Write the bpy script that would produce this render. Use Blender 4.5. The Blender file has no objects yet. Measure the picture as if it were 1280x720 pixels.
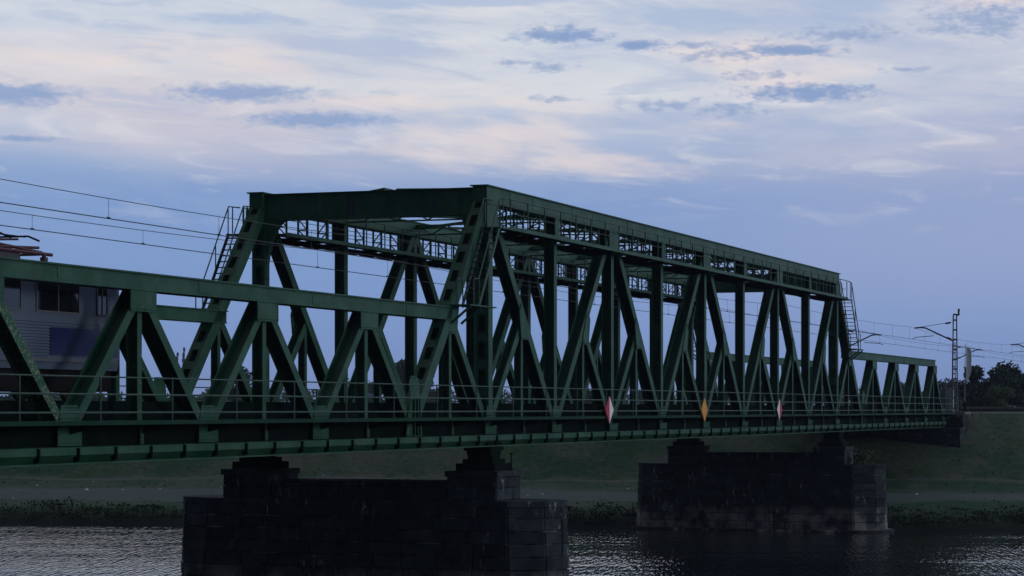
import bpy, math, random
from mathutils import Vector, Matrix, noise
random.seed(7)
R = math.radians
SC = bpy.context.scene
COL = SC.collection

# ------------------------------------------------------------------ camera
# world: x runs along the bridge towards the far bank, y to the left, z up; the eye is at z = 0
TH = math.atan(1080 / 3000)
CT, ST = math.cos(TH), math.sin(TH)
cam = bpy.data.cameras.new('camera')
camo = bpy.data.objects.new('camera', cam)
COL.objects.link(camo)
cam.sensor_width = 36.0
cam.lens = 36.0 * 3000 / 1280
cam.shift_y = 151 / 1280
cam.clip_start = 0.5
cam.clip_end = 20000
camo.rotation_euler = (R(90), 0, TH - R(90))
SC.camera = camo

# ------------------------------------------------------------------ sky
SUN_EL = R(9)
SUN_DIR = Vector((0.05, -1.0, 0)).normalized()          # towards the sun, seen from the place (to the right)
W = bpy.data.worlds.new('World')
SC.world = W
W.use_nodes = True
nt = W.node_tree
nt.nodes.clear()


class NG:
    """small helper that writes node maths"""
    def __init__(s, tree): s.t = tree
    def n(s, typ, **kw):
        x = s.t.nodes.new(typ)
        for k, v in kw.items(): setattr(x, k, v)
        return x
    def put(s, sock, v):
        if isinstance(v, bpy.types.NodeSocket): s.t.links.new(v, sock)
        else: sock.default_value = v
    def m(s, op, a, b=0.0, c=0.0, clamp=False):
        x = s.n('ShaderNodeMath', operation=op, use_clamp=clamp)
        s.put(x.inputs[0], a); s.put(x.inputs[1], b); s.put(x.inputs[2], c)
        return x.outputs[0]
    def dot(s, v, w):
        x = s.n('ShaderNodeVectorMath', operation='DOT_PRODUCT')
        s.put(x.inputs[0], v); x.inputs[1].default_value = w
        return x.outputs['Value']
    def comb(s, a, b, c=0.0):
        x = s.n('ShaderNodeCombineXYZ')
        s.put(x.inputs[0], a); s.put(x.inputs[1], b); s.put(x.inputs[2], c)
        return x.outputs[0]
    def noise(s, v, scale, detail=5, rough=0.55, dist=0.0):
        x = s.n('ShaderNodeTexNoise')
        if v is not None: s.put(x.inputs['Vector'], v)
        x.inputs['Scale'].default_value = scale; x.inputs['Detail'].default_value = detail
        x.inputs['Roughness'].default_value = rough; x.inputs['Distortion'].default_value = dist
        return x.outputs[0]
    def ramp(s, f, stops, interp='LINEAR'):
        x = s.n('ShaderNodeValToRGB')
        s.put(x.inputs[0], f)
        cr = x.color_ramp; cr.interpolation = interp
        while len(cr.elements) < len(stops): cr.elements.new(0.5)
        for e, (p, c) in zip(cr.elements, stops):
            e.position = p; e.color = (*c, 1) if len(c) == 3 else c
        return x.outputs[0]
    def maprange(s, v, a, b, c=0.0, d=1.0, smooth=True):
        x = s.n('ShaderNodeMapRange', interpolation_type='SMOOTHSTEP' if smooth else 'LINEAR')
        s.put(x.inputs[0], v)
        for i, q in enumerate((a, b, c, d)): s.put(x.inputs[1 + i], q)
        return x.outputs[0]
    def mix(s, f, a, b, mode='MIX'):
        x = s.n('ShaderNodeMix', data_type='RGBA', blend_type=mode)
        s.put(x.inputs[0], f)
        for sk, v in ((x.inputs[6], a), (x.inputs[7], b)):
            if isinstance(v, bpy.types.NodeSocket): s.t.links.new(v, sk)
            else: sk.default_value = (*v, 1)
        return x.outputs[2]


def lin(r, g, b):
    f = lambda c: c / 255 / 12.92 if c <= 10 else ((c / 255 + 0.055) / 1.055) ** 2.4
    return (f(r), f(g), f(b))


g = NG(nt)
tc = g.n('ShaderNodeTexCoord').outputs['Generated']
df, dr, dz = g.dot(tc, (CT, ST, 0)), g.dot(tc, (ST, -CT, 0)), g.dot(tc, (0, 0, 1))
az = g.m('ARCTAN2', dr, df)
el = g.m('ARCSINE', g.m('MAXIMUM', dz, 0.0))
# elevation to 0..1 by a square root, so that the low sky gets most of the ramp
ef = g.m('SQRT', g.m('DIVIDE', el, math.pi / 2))
E = lambda deg: math.sqrt(deg / 90)
inv = g.m('DIVIDE', 1.0, g.m('ADD', g.m('MAXIMUM', dz, 0.0), 0.06))
pl = g.comb(g.m('MULTIPLY', df, inv), g.m('MULTIPLY', dr, inv), 0.0)        # flat cloud layer overhead
warp = g.noise(pl, 0.35, 3, 0.5)
efw = g.m('ADD', ef, g.m('MULTIPLY', g.m('SUBTRACT', warp, 0.5), 0.035))
base = g.ramp(efw, [(0.0, lin(136, 155, 206)), (E(2.0), lin(129, 157, 209)), (E(4.7), lin(131, 161, 210)), (E(5.8), lin(143, 170, 213)),
                    (E(6.7), lin(176, 191, 221)), (E(7.6), lin(205, 214, 229)), (E(9.5), lin(214, 221, 232)), (E(11.5), lin(196, 206, 224)), (E(16), lin(120, 137, 171)), (E(26), lin(74, 90, 122)), (E(45), lin(50, 63, 93)), (1.0, lin(40, 52, 80))])
# lavender towards the right, low down
lav = g.m('MULTIPLY', g.maprange(az, -0.02, 0.2), g.maprange(el, 0.015, 0.07))
base = g.mix(g.m('MULTIPLY', lav, 0.6), base, lin(166, 176, 212))
# long veils of thin bright cloud
v1 = g.noise(pl, 0.85, 5, 0.56, 0.6)
veil = g.m('MULTIPLY', g.maprange(v1, 0.40, 0.68), g.maprange(ef, E(5.2), E(7.6)))
base = g.mix(g.m('MULTIPLY', veil, 0.85), base, lin(232, 232, 234))
v2 = g.noise(g.comb(g.m('MULTIPLY', az, 3.2), g.m('MULTIPLY', el, 26), 3.7), 1.6, 3, 0.55)
blu = g.m('MULTIPLY', g.maprange(v2, 0.46, 0.68), g.maprange(ef, E(5), E(7)))
base = g.mix(g.m('MULTIPLY', blu, 0.5), base, lin(176, 190, 218))
# faint warm light in the thin cloud
v3 = g.noise(pl, 0.55, 3, 0.5)
warm = g.m('MULTIPLY', g.maprange(v3, 0.5, 0.66), g.maprange(ef, E(4.6), E(7.0)))
base = g.mix(g.m('MULTIPLY', warm, 0.38), base, lin(244, 222, 216))


# fine wisps drawn out along the wind
w1 = g.noise(g.comb(g.m('MULTIPLY', az, 1.0), g.m('ADD', g.m('MULTIPLY', el, 5.0), g.m('MULTIPLY', az, 0.35)), 1.3), 22, 5, 0.6, 0.7)
wm = g.maprange(ef, E(3.4), E(7.0))
base = g.mix(g.m('MULTIPLY', g.m('MULTIPLY', g.maprange(w1, 0.5, 0.72), wm), 0.6), base, lin(228, 226, 232))
base = g.mix(g.m('MULTIPLY', g.m('MULTIPLY', g.maprange(w1, 0.5, 0.3), wm), 0.45), base, lin(164, 183, 218))


def ell(px, py, rx, ry):
    a = g.m('DIVIDE', g.m('SUBTRACT', az, math.atan((px - 640) / 3000)), rx / 3000)
    e = g.m('DIVIDE', g.m('SUBTRACT', el, math.atan((511 - py) / 3000)), ry / 3000)
    return g.m('SUBTRACT', 1.0, g.m('SQRT', g.m('ADD', g.m('MULTIPLY', a, a), g.m('MULTIPLY', e, e))))


tex = g.noise(g.comb(g.m('MULTIPLY', az, 1.0), g.m('MULTIPLY', el, 2.4), 0.0), 70, 5, 0.62)
wsp = g.noise(g.comb(g.m('MULTIPLY', az, 1.0), g.m('ADD', g.m('MULTIPLY', el, 4.5), g.m('MULTIPLY', az, 0.5)), 9.0), 16, 5, 0.6)
tex2 = g.noise(g.comb(g.m('MULTIPLY', az, 1.0), g.m('MULTIPLY', el, 2.2), 4.0), 150, 5, 0.66)
def cloudset(items, tn, amp):
    acc = None
    for it in items:
        d = ell(*it)
        acc = d if acc is None else g.m('MAXIMUM', acc, d)
    return g.m('ADD', acc, g.m('MULTIPLY', g.m('SUBTRACT', tn, 0.5), amp))
# peach openings
pe = cloudset([(140, 86, 95, 22), (1000, 105, 110, 26), (560, 128, 150, 14), (930, 66, 120, 30), (1240, 12, 90, 16), (650, 170, 190, 45), (720, 205, 130, 22), (330, 70, 200, 30)], wsp, 4.0)
base = g.mix(g.m('MULTIPLY', g.maprange(pe, -0.2, 1.2), 0.62), base, lin(250, 232, 224))
# pale blue fleece high up
pb = cloudset([(900, 22, 330, 32), (640, 2, 260, 10), (430, 60, 130, 26), (300, 25, 110, 12)], wsp, 4.5)
base = g.mix(g.m('MULTIPLY', g.maprange(pb, -0.1, 0.8), 0.7), base, lin(170, 190, 222))
# small grey-blue cumulus fragments
bars = cloudset([(300, 119, 125, 15), (395, 151, 120, 14), (20, 126, 95, 19), (1012, 119, 95, 15), (30, 180, 60, 5), (700, 44, 75, 12), (985, 66, 60, 9), (800, 57, 45, 8)], tex2, 1.5)
base = g.mix(g.m('MULTIPLY', g.maprange(bars, -0.05, 0.75), 0.85), base, lin(141, 166, 209))
fr = cloudset([(1012, 119, 95, 14), (915, 139, 55, 10), (985, 66, 75, 13), (1232, 30, 75, 24),
               (700, 43, 60, 14), (800, 57, 40, 8), (868, 57, 24, 6), (868, 72, 26, 7), (690, 124, 28, 6), (1055, 48, 75, 12), (905, 70, 60, 9), (950, 62, 40, 12), (1010, 68, 35, 9), (830, 132, 60, 8), (1240, 45, 50, 14), (690, 84, 36, 8), (640, 78, 30, 5),
               (1180, 45, 40, 6), (940, 96, 60, 7), (1130, 92, 40, 4)], tex2, 4.2)
base = g.mix(g.m('MULTIPLY', g.maprange(fr, -0.2, 1.2), 0.7), base, lin(139, 163, 205))
# the sky behind the viewer is the darker, eastern half of dusk
fall = g.maprange(g.dot(tc, (CT * 0.8 + 0.2, ST * 0.8 - 0.55, 0)), -0.8, 0.7, 0.22, 1.0)
base = g.mix(1.0, base, g.comb(fall, fall, fall), 'MULTIPLY')
sky = g.n('ShaderNodeTexSky', sky_type='NISHITA')
sky.sun_disc = False
sky.sun_elevation = SUN_EL
sky.sun_rotation = math.atan2(SUN_DIR.x, SUN_DIR.y)
sky.air_density = 1.0; sky.dust_density = 1.5; sky.ozone_density = 3.0
bgs = g.n('ShaderNodeBackground'); nt.links.new(sky.outputs[0], bgs.inputs[0]); bgs.inputs[1].default_value = 0.05
bgc = g.n('ShaderNodeBackground'); nt.links.new(base, bgc.inputs[0]); bgc.inputs[1].default_value = 1.0
mx = g.n('ShaderNodeMixShader'); mx.inputs[0].default_value = 0.95                     # cloud layer over the clear sky
nt.links.new(bgs.outputs[0], mx.inputs[1]); nt.links.new(bgc.outputs[0], mx.inputs[2])
W.cycles.sampling_method = 'MANUAL'; W.cycles.sample_map_resolution = 256
wo = g.n('ShaderNodeOutputWorld'); nt.links.new(mx.outputs[0], wo.inputs[0])

sl = bpy.data.lights.new('sun', 'SUN')
sl.energy = 0.65; sl.angle = R(14); sl.color = (1.0, 0.93, 0.88)
slo = bpy.data.objects.new('sun', sl)
COL.objects.link(slo)
sd = Vector((SUN_DIR.x * math.cos(SUN_EL), SUN_DIR.y * math.cos(SUN_EL), math.sin(SUN_EL)))
slo.rotation_euler = sd.to_track_quat('Z', 'Y').to_euler()

SC.view_settings.view_transform = 'Standard'
SC.view_settings.look = 'None'
SC.view_settings.exposure = 0.0
SC.view_settings.gamma = 1.0
SC.view_settings.use_curve_mapping = False

# ------------------------------------------------------------------ materials
MATS = {}
def mat(name, col, rough=0.6, col2=None, nscale=3.0, spec=0.4, metal=0.0, bump=0.0, bscale=20, obj_var=0.0, build=None, lo=0.35, hi=0.7):
    m = bpy.data.materials.new(name); m.use_nodes = True
    t = m.node_tree; q = NG(t); bs = t.nodes['Principled BSDF']
    bs.inputs['Roughness'].default_value = rough; bs.inputs['Specular IOR Level'].default_value = spec; bs.inputs['Metallic'].default_value = metal
    geo = q.n('ShaderNodeNewGeometry').outputs['Position']
    c = q.mix(0.0, col, col)
    if col2:
        f = q.maprange(q.noise(geo, nscale, 6, 0.6), lo, hi)
        c = q.mix(f, col, col2)
    if obj_var:
        rnd = q.n('ShaderNodeObjectInfo').outputs['Random']
        k = q.m('ADD', 1.0 - obj_var, q.m('MULTIPLY', rnd, 2 * obj_var))
        c = q.mix(1.0, c, q.comb(k, k, k), 'MULTIPLY')
    if build: c = build(q, c, geo, bs)
    t.links.new(c, bs.inputs['Base Color'])
    if bump:
        b = q.n('ShaderNodeBump'); b.inputs['Strength'].default_value = bump; b.inputs['Distance'].default_value = 0.03
        t.links.new(q.noise(geo, bscale, 5, 0.6), b.inputs['Height']); t.links.new(b.outputs[0], bs.inputs['Normal'])
    MATS[name] = m
    return m


def steel_build(q, c, geo, bs):
    # chalked paint, rust runs and flakes
    s = q.n('ShaderNodeMapping'); s.inputs['Scale'].default_value = (1, 1, 0.18); q.t.links.new(geo, s.inputs[0])
    st = q.maprange(q.noise(s.outputs[0], 5.0, 5, 0.65), 0.55, 0.75)
    c = q.mix(q.m('MULTIPLY', st, 0.7), c, (0.022, 0.04, 0.032))
    fl = q.maprange(q.noise(geo, 9.0, 6, 0.7), 0.58, 0.66)
    big = q.maprange(q.noise(geo, 0.35, 3, 0.5), 0.45, 0.62)
    c = q.mix(q.m('MULTIPLY', q.m('MULTIPLY', fl, big), 0.7), c, (0.2, 0.22, 0.18))
    ru = q.maprange(q.noise(geo, 2.3, 7, 0.7), 0.60, 0.70)
    c = q.mix(q.m('MULTIPLY', ru, 0.75), c, (0.075, 0.036, 0.02))
    return c
mat('steel', (0.005, 0.060, 0.030), 0.5, (0.026, 0.098, 0.064), 0.8, 0.22, build=steel_build, bump=0.15, bscale=30)
def worn_build(q, c, geo, bs):
    c = steel_build(q, c, geo, bs)
    f = q.maprange(q.noise(geo, 11.0, 6, 0.75), 0.5, 0.6)
    return q.mix(q.m('MULTIPLY', f, 0.75), c, (0.24, 0.25, 0.2))
mat('steel_worn', (0.01, 0.085, 0.045), 0.7, (0.02, 0.1, 0.06), 1.2, 0.2, build=worn_build)
mat('steel_shade_dark', (0.0025, 0.007, 0.0065), 0.9, (0.005, 0.012, 0.010), 1.5, 0.03)  # near-black copy of the steel; shade of recesses and undersides painted into its colour
mat('edge_paint', (0.004, 0.034, 0.022), 0.7, (0.008, 0.045, 0.03), 1.0, 0.1)
mat('train_trim', (0.09, 0.10, 0.11), 0.6)
mat('steel_rail', (0.02, 0.065, 0.052), 0.6, (0.035, 0.08, 0.065), 2.0, 0.4, build=steel_build)
mat('graffiti_navy', (0.008, 0.022, 0.05), 0.5)
mat('graffiti_shade', (0.010, 0.045, 0.032), 0.5)
mat('rust', (0.018, 0.017, 0.016), 0.85, (0.03, 0.026, 0.024), 6.0, 0.1)
mat('timber', (0.010, 0.013, 0.013), 0.95, (0.018, 0.022, 0.022), 4.0, 0.05)
mat('wire', (0.02, 0.022, 0.026), 0.5, spec=0.5)
mat('galv', (0.16, 0.17, 0.18), 0.5, (0.11, 0.12, 0.13), 5.0, 0.5)
mat('insulator', (0.05, 0.035, 0.03), 0.25)


def stone_build(q, c, geo, bs):
    s = q.n('ShaderNodeMapping'); s.inputs['Scale'].default_value = (1, 1, 0.3); q.t.links.new(geo, s.inputs[0])
    z = q.n('ShaderNodeSeparateXYZ'); q.t.links.new(geo, z.inputs[0])
    sel = q.maprange(q.noise(geo, 0.55, 3, 0.5), 0.52, 0.64)
    dr_ = q.maprange(q.noise(s.outputs[0], 4.0, 6, 0.65), 0.56, 0.66)
    c = q.mix(q.m('MULTIPLY', q.m('MULTIPLY', sel, dr_), 0.85), c, (0.34, 0.34, 0.33))
    wet = q.maprange(z.outputs[2], -6.9, -5.9, 1.0, 0.0)
    lich = q.m('MULTIPLY', wet, q.maprange(q.noise(geo, 0.8, 4, 0.6), 0.36, 0.68))
    c = q.mix(q.m('MULTIPLY', lich, 0.62), c, (0.36, 0.37, 0.36))
    moss = q.maprange(q.noise(geo, 1.4, 5, 0.6), 0.62, 0.72)
    c = q.mix(q.m('MULTIPLY', moss, 0.6), c, (0.035, 0.05, 0.015))
    return c
mat('stone', (0.016, 0.025, 0.034), 0.85, (0.034, 0.046, 0.056), 1.8, 0.1, bump=0.6, bscale=9, obj_var=0.35, build=stone_build)
mat('mortar', (0.02, 0.025, 0.03), 0.95, (0.34, 0.34, 0.34), 0.9, 0.2, lo=0.5, hi=0.68)
mat('concrete', (0.11, 0.115, 0.12), 0.9, (0.17, 0.17, 0.165), 1.2, 0.2, bump=0.3, bscale=8)
mat('train_silver', (0.075, 0.11, 0.17), 0.42, (0.06, 0.09, 0.145), 1.0, 0.5)
mat('train_navy', (0.004, 0.008, 0.075), 0.35, spec=0.5)
mat('train_roof', (0.035, 0.04, 0.05), 0.7, (0.05, 0.055, 0.065), 2.0)
mat('train_glass', (0.006, 0.008, 0.012), 0.08, spec=0.6)
mat('train_under', (0.01, 0.01, 0.012), 0.9, spec=0.08)
mat('panto_red', (0.045, 0.009, 0.013), 0.5)
mat('lamp_glass', (0.5, 0.5, 0.48), 0.15)
mat('sign_red', (0.42, 0.006, 0.03), 0.45, (0.34, 0.008, 0.03), 4)
mat('sign_white', (0.78, 0.78, 0.80), 0.45, (0.66, 0.66, 0.68), 4)
mat('sign_yellow', (0.62, 0.27, 0.003), 0.45, (0.54, 0.23, 0.004), 4)
mat('sign_back', (0.2, 0.2, 0.2), 0.6)
mat('bark', (0.05, 0.04, 0.032), 0.9, (0.08, 0.065, 0.05), 6)
for i, c in enumerate([(0.014, 0.036, 0.026), (0.03, 0.062, 0.02), (0.04, 0.07, 0.028)]):
    mat('leaf%d' % i, c, 0.7, tuple(k * 1.7 for k in c), 0.5, 0.25)
mat('weed', (0.012, 0.024, 0.012), 0.85, (0.03, 0.052, 0.014), 0.25, 0.2)
mat('tuft', (0.06, 0.075, 0.045), 0.9, (0.085, 0.085, 0.06), 0.12, 0.15)
mat('flag_cloth', (0.78, 0.83, 0.92), 0.9, (0.7, 0.76, 0.86), 2.0, 0.2)
mat('pebble', (0.3, 0.3, 0.29), 0.9, (0.5, 0.5, 0.48), 2.0)
mat('cabinet_grey', (0.26, 0.3, 0.33), 0.6, (0.2, 0.235, 0.26), 2.0)

# ------------------------------------------------------------------ mesh helpers
class MB:
    def __init__(s): s.v, s.f = [], []
    def add(s, vs, fs):
        b = len(s.v); s.v += [tuple(p) for p in vs]; s.f += [tuple(b + i for i in q) for q in fs]; return s
    def box(s, x0, x1, y0, y1, z0, z1):
        return s.add([(x0, y0, z0), (x1, y0, z0), (x1, y1, z0), (x0, y1, z0), (x0, y0, z1), (x1, y0, z1), (x1, y1, z1), (x0, y1, z1)],
                     [(0, 3, 2, 1), (4, 5, 6, 7), (0, 1, 5, 4), (1, 2, 6, 5), (2, 3, 7, 6), (3, 0, 4, 7)])
    def bar(s, p0, p1, w, h, up=(0, 0, 1)):
        """rectangular bar from p0 to p1: w across, h along the direction nearest to up"""
        p0, p1 = Vector(p0), Vector(p1); d = (p1 - p0).normalized(); u = Vector(up)
        if abs(d.dot(u)) > 0.97: u = Vector((1, 0, 0))
        a = d.cross(u).normalized() * (w / 2); b = a.cross(d).normalized() * (h / 2)
        vs = [p + i * a + j * b for p in (p0, p1) for i, j in ((-1, -1), (1, -1), (1, 1), (-1, 1))]
        return s.add(vs, [(0, 3, 2, 1), (4, 5, 6, 7), (0, 1, 5, 4), (1, 2, 6, 5), (2, 3, 7, 6), (3, 0, 4, 7)])
    def tube(s, pts, r, n=6, r1=None):
        pts = [Vector(p) for p in pts]; rings = []
        for i, p in enumerate(pts):
            d = (pts[min(i + 1, len(pts) - 1)] - pts[max(i - 1, 0)]).normalized()
            u = Vector((0, 0, 1)) if abs(d.z) < 0.95 else Vector((1, 0, 0))
            a = d.cross(u).normalized(); b = a.cross(d)
            rr = r if r1 is None else r + (r1 - r) * i / (len(pts) - 1)
            rings.append([p + rr * (math.cos(2 * math.pi * k / n) * a + math.sin(2 * math.pi * k / n) * b) for k in range(n)])
        vs = [q for rg in rings for q in rg]; fs = []
        for i in range(len(pts) - 1):
            for k in range(n):
                fs.append((i * n + k, i * n + (k + 1) % n, (i + 1) * n + (k + 1) % n, (i + 1) * n + k))
        fs.append(tuple(range(n - 1, -1, -1))); fs.append(tuple((len(pts) - 1) * n + k for k in range(n)))
        return s.add(vs, fs)
    def prism(s, poly, axis, a0, a1):
        """extrude a 2-D polygon: axis 'y' -> poly is (x, z); 'x' -> (y, z); 'z' -> (x, y)"""
        def mk(p, a): return {'y': (p[0], a, p[1]), 'x': (a, p[0], p[1]), 'z': (p[0], p[1], a)}[axis]
        n = len(poly); vs = [mk(p, a0) for p in poly] + [mk(p, a1) for p in poly]
        fs = [tuple(range(n - 1, -1, -1)), tuple(range(n, 2 * n))] + [(i, (i + 1) % n, n + (i + 1) % n, n + i) for i in range(n)]
        return s.add(vs, fs)
    def mesh(s, name, m, smooth=False):
        me = bpy.data.meshes.new(name); me.from_pydata(s.v, [], s.f); me.update()
        if s.f:
            import bmesh
            if len(s.f) < 20000:
                bm = bmesh.new(); bm.from_mesh(me); bmesh.ops.recalc_face_normals(bm, faces=bm.faces[:]); bm.to_mesh(me); bm.free()
        for k in (m if isinstance(m, (list, tuple)) else [m]): me.materials.append(MATS[k])
        if smooth:
            for p in me.polygons: p.use_smooth = True
        return me


def put(name, me, parent=None, loc=(0, 0, 0), rot=(0, 0, 0), scale=None):
    o = bpy.data.objects.new(name, me); COL.objects.link(o)
    o.location = loc; o.rotation_euler = rot
    if scale: o.scale = scale
    if parent: o.parent = parent
    return o


def tag(o, label=None, cat=None, group=None, kind=None):
    if label: o['label'] = label
    if cat: o['category'] = cat
    if group: o['group'] = group
    if kind: o['kind'] = kind
    return o


def root(name, loc, label, cat, group=None):
    o = bpy.data.objects.new(name, None); o.empty_display_size = 0.5; COL.objects.link(o); o.location = loc
    return tag(o, label, cat, group)


def place(x0, D, z=0.0):
    """point from a lateral offset and a distance along the view heading (used for things far off)"""
    return Vector((D * CT + x0 * ST, D * ST - x0 * CT, z))

# ------------------------------------------------------------------ terrain and river
WATER_Z = -7.8
UN = Vector((CT + 0.11 * ST, ST - 0.11 * CT, 0)).normalized()      # across the river
VN = Vector((UN.y, -UN.x, 0))                                      # along the river, to the right
PROF = [(-400, -1.7), (-12, -1.7), (1.5, -1.7), (10, -2.7), (25, -4.7), (35, -5.8), (60, -6.4), (72, -7.1), (79, -8.4), (95, -10), (142, -10), (156, -8.5),
        (157.6, -7.8), (158.6, -7.35), (162, -6.85), (166, -6.5), (171, -6.25), (182, -5.75), (187, -5.45), (191, -3.9), (196, -1.7), (199.3, -0.25), (202.5, -0.2), (205, -0.9), (214, -4.0), (3000, -4.2)]
def prof(u):
    for (a, za), (b, zb) in zip(PROF, PROF[1:]):
        if u <= b: return za + (zb - za) * max(0.0, (u - a)) / (b - a)
    return PROF[-1][1]


def ground_z(x, y):
    u = x * UN.x + y * UN.y; v = x * VN.x + y * VN.y
    z = prof(u)
    n = noise.noise(Vector((u * 0.11, v * 0.07, 0))) * 0.28 + noise.noise(Vector((u * 0.5, v * 0.35, 5))) * 0.07
    if 156 < u < 260: z += n * min(1, (u - 156) / 6)
    if u > 215: z += 0.3 * noise.noise(Vector((u * 0.02, v * 0.02, 9)))
    return z


us = [-400, -150, -60, -30, -12] + list(range(-8, 80, 4)) + [79, 90, 100, 120, 142, 150] + [154 + 0.75 * i for i in range(78)] + [214, 220, 230, 245, 260, 300, 350, 420, 550, 750, 1000, 1400, 2000, 2900]
us = sorted(set(us))
vs_ = [-2500, -1500, -900, -500, -300, -200, -140] + [-100 + 2.0 * i for i in range(111)] + [140, 180, 240, 320, 500, 900, 1500, 2500]
b = MB()
for u in us:
    for v in vs_:
        p = UN * u + VN * v
        b.v.append((p.x, p.y, ground_z(p.x, p.y)))
nv = len(vs_)
for i in range(len(us) - 1):
    for j in range(nv - 1):
        b.f.append((i * nv + j, i * nv + j + 1, (i + 1) * nv + j + 1, (i + 1) * nv + j))


def ground_build(q, c, geo, bs):
    u = q.dot(geo, tuple(UN))
    un = q.m('ADD', u, q.m('MULTIPLY', q.m('SUBTRACT', q.noise(geo, 0.22, 6, 0.7), 0.5), 6.5))
    patch = q.maprange(q.noise(geo, 0.12, 6, 0.68), 0.42, 0.58)
    c = q.mix(patch, (0.028, 0.078, 0.044), (0.075, 0.098, 0.07))               # dry grass
    gr = q.maprange(q.noise(geo, 0.22, 5, 0.65), 0.52, 0.68)
    c = q.mix(q.m('MULTIPLY', gr, 0.65), c, (0.02, 0.072, 0.02))              # green patches
    fine = q.noise(geo, 2.2, 6, 0.7)
    c = q.mix(0.8, c, q.ramp(fine, [(0.25, (0.35, 0.35, 0.35)), (0.75, (1.5, 1.5, 1.45))]), 'MULTIPLY')
    path = q.m('MULTIPLY', q.maprange(un, 166.0, 168.0), q.maprange(un, 174.5, 177.5, 1.0, 0.0))
    c = q.mix(q.m('MULTIPLY', path, 0.85), c, (0.092, 0.122, 0.116))            # gravelled towpath
    toe = q.m('MULTIPLY', q.maprange(un, 184.5, 185.5), q.maprange(un, 186.5, 187.5, 1.0, 0.0))
    c = q.mix(q.m('MULTIPLY', toe, 0.5), c, (0.13, 0.13, 0.125))
    mud = q.maprange(un, 157, 163.5, 1.0, 0.0)
    c = q.mix(mud, c, (0.012, 0.018, 0.014))                                    # dark wet stones at the waterline
    top = q.m('MULTIPLY', q.maprange(u, 199.0, 199.8), q.maprange(u, 202, 203, 1.0, 0.0))
    c = q.mix(top, c, (0.11, 0.125, 0.125))                                      # trodden levee crest
    return c
mat('ground', (0.06, 0.07, 0.05), 0.95, spec=0.1, build=ground_build, bump=0.6, bscale=4)
tag(put('ground', b.mesh('ground', 'ground', True)), kind='structure')


def water_mat():
    m = bpy.data.materials.new('water'); m.use_nodes = True; MATS['water'] = m
    t = m.node_tree; q = NG(t); bs = t.nodes['Principled BSDF']
    bs.inputs['Base Color'].default_value = (0.012, 0.018, 0.02, 1); bs.inputs['Roughness'].default_value = 0.06; bs.inputs['IOR'].default_value = 1.333
    geo = q.n('ShaderNodeNewGeometry').outputs['Position']
    du, dv = q.dot(geo, tuple(UN)), q.dot(geo, tuple(VN))
    a = q.noise(q.comb(q.m('MULTIPLY', du, 0.12), dv), 4.4, 1.5, 0.6)           # wind ripples with long flanks
    c = q.noise(q.comb(q.m('MULTIPLY', du, 0.5), dv), 0.5, 2, 0.5)
    h = q.m('ADD', q.m('MULTIPLY', a, 1.2), q.m('MULTIPLY', c, 0.6))
    calm = q.maprange(q.noise(q.comb(du, q.m('MULTIPLY', dv, 0.25)), 0.09, 3, 0.5), 0.35, 0.62, 0.5, 1.0)
    h = q.m('MULTIPLY', h, calm)
    bp = q.n('ShaderNodeBump'); bp.inputs['Strength'].default_value = 1.0; bp.inputs['Distance'].default_value = 0.09
    t.links.new(h, bp.inputs['Height']); t.links.new(bp.outputs[0], bs.inputs['Normal'])
water_mat()
b = MB()
q4 = [UN * u + VN * v for u, v in ((66, -2400), (66, 2400), (164, 2400), (164, -2400))]
b.add([(p.x, p.y, WATER_Z) for p in q4], [(0, 1, 2, 3)])
tag(put('water', b.mesh('water', 'water')), kind='structure')

# ------------------------------------------------------------------ the bridge
X0, L = 79.6, 8.0
YN, YF, YM = 32.7, 42.3, 37.5
ZB, ZT, ZP = -1.05, 8.36, 3.57          # working lines of bottom, top and side chords
NA, NBEND = -5, 14
nx = lambda k: X0 + L * k
XA, XB = nx(NA), nx(NBEND)
BO = Vector((nx(4.5), YM, -1.5))
bridge = root('railway_bridge', BO, 'long green riveted steel truss railway bridge spanning the whole picture', 'bridge')
def P(x, y, z): return Vector((x, y, z)) - BO
def bp_(name, mb, m, parent=bridge, org=BO, smooth=False):
    """part built in world coordinates, stored relative to the bridge"""
    mb.v = [tuple(Vector(p) - org) for p in mb.v]
    return put(name, mb.mesh(name, m, smooth), parent)

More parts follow.
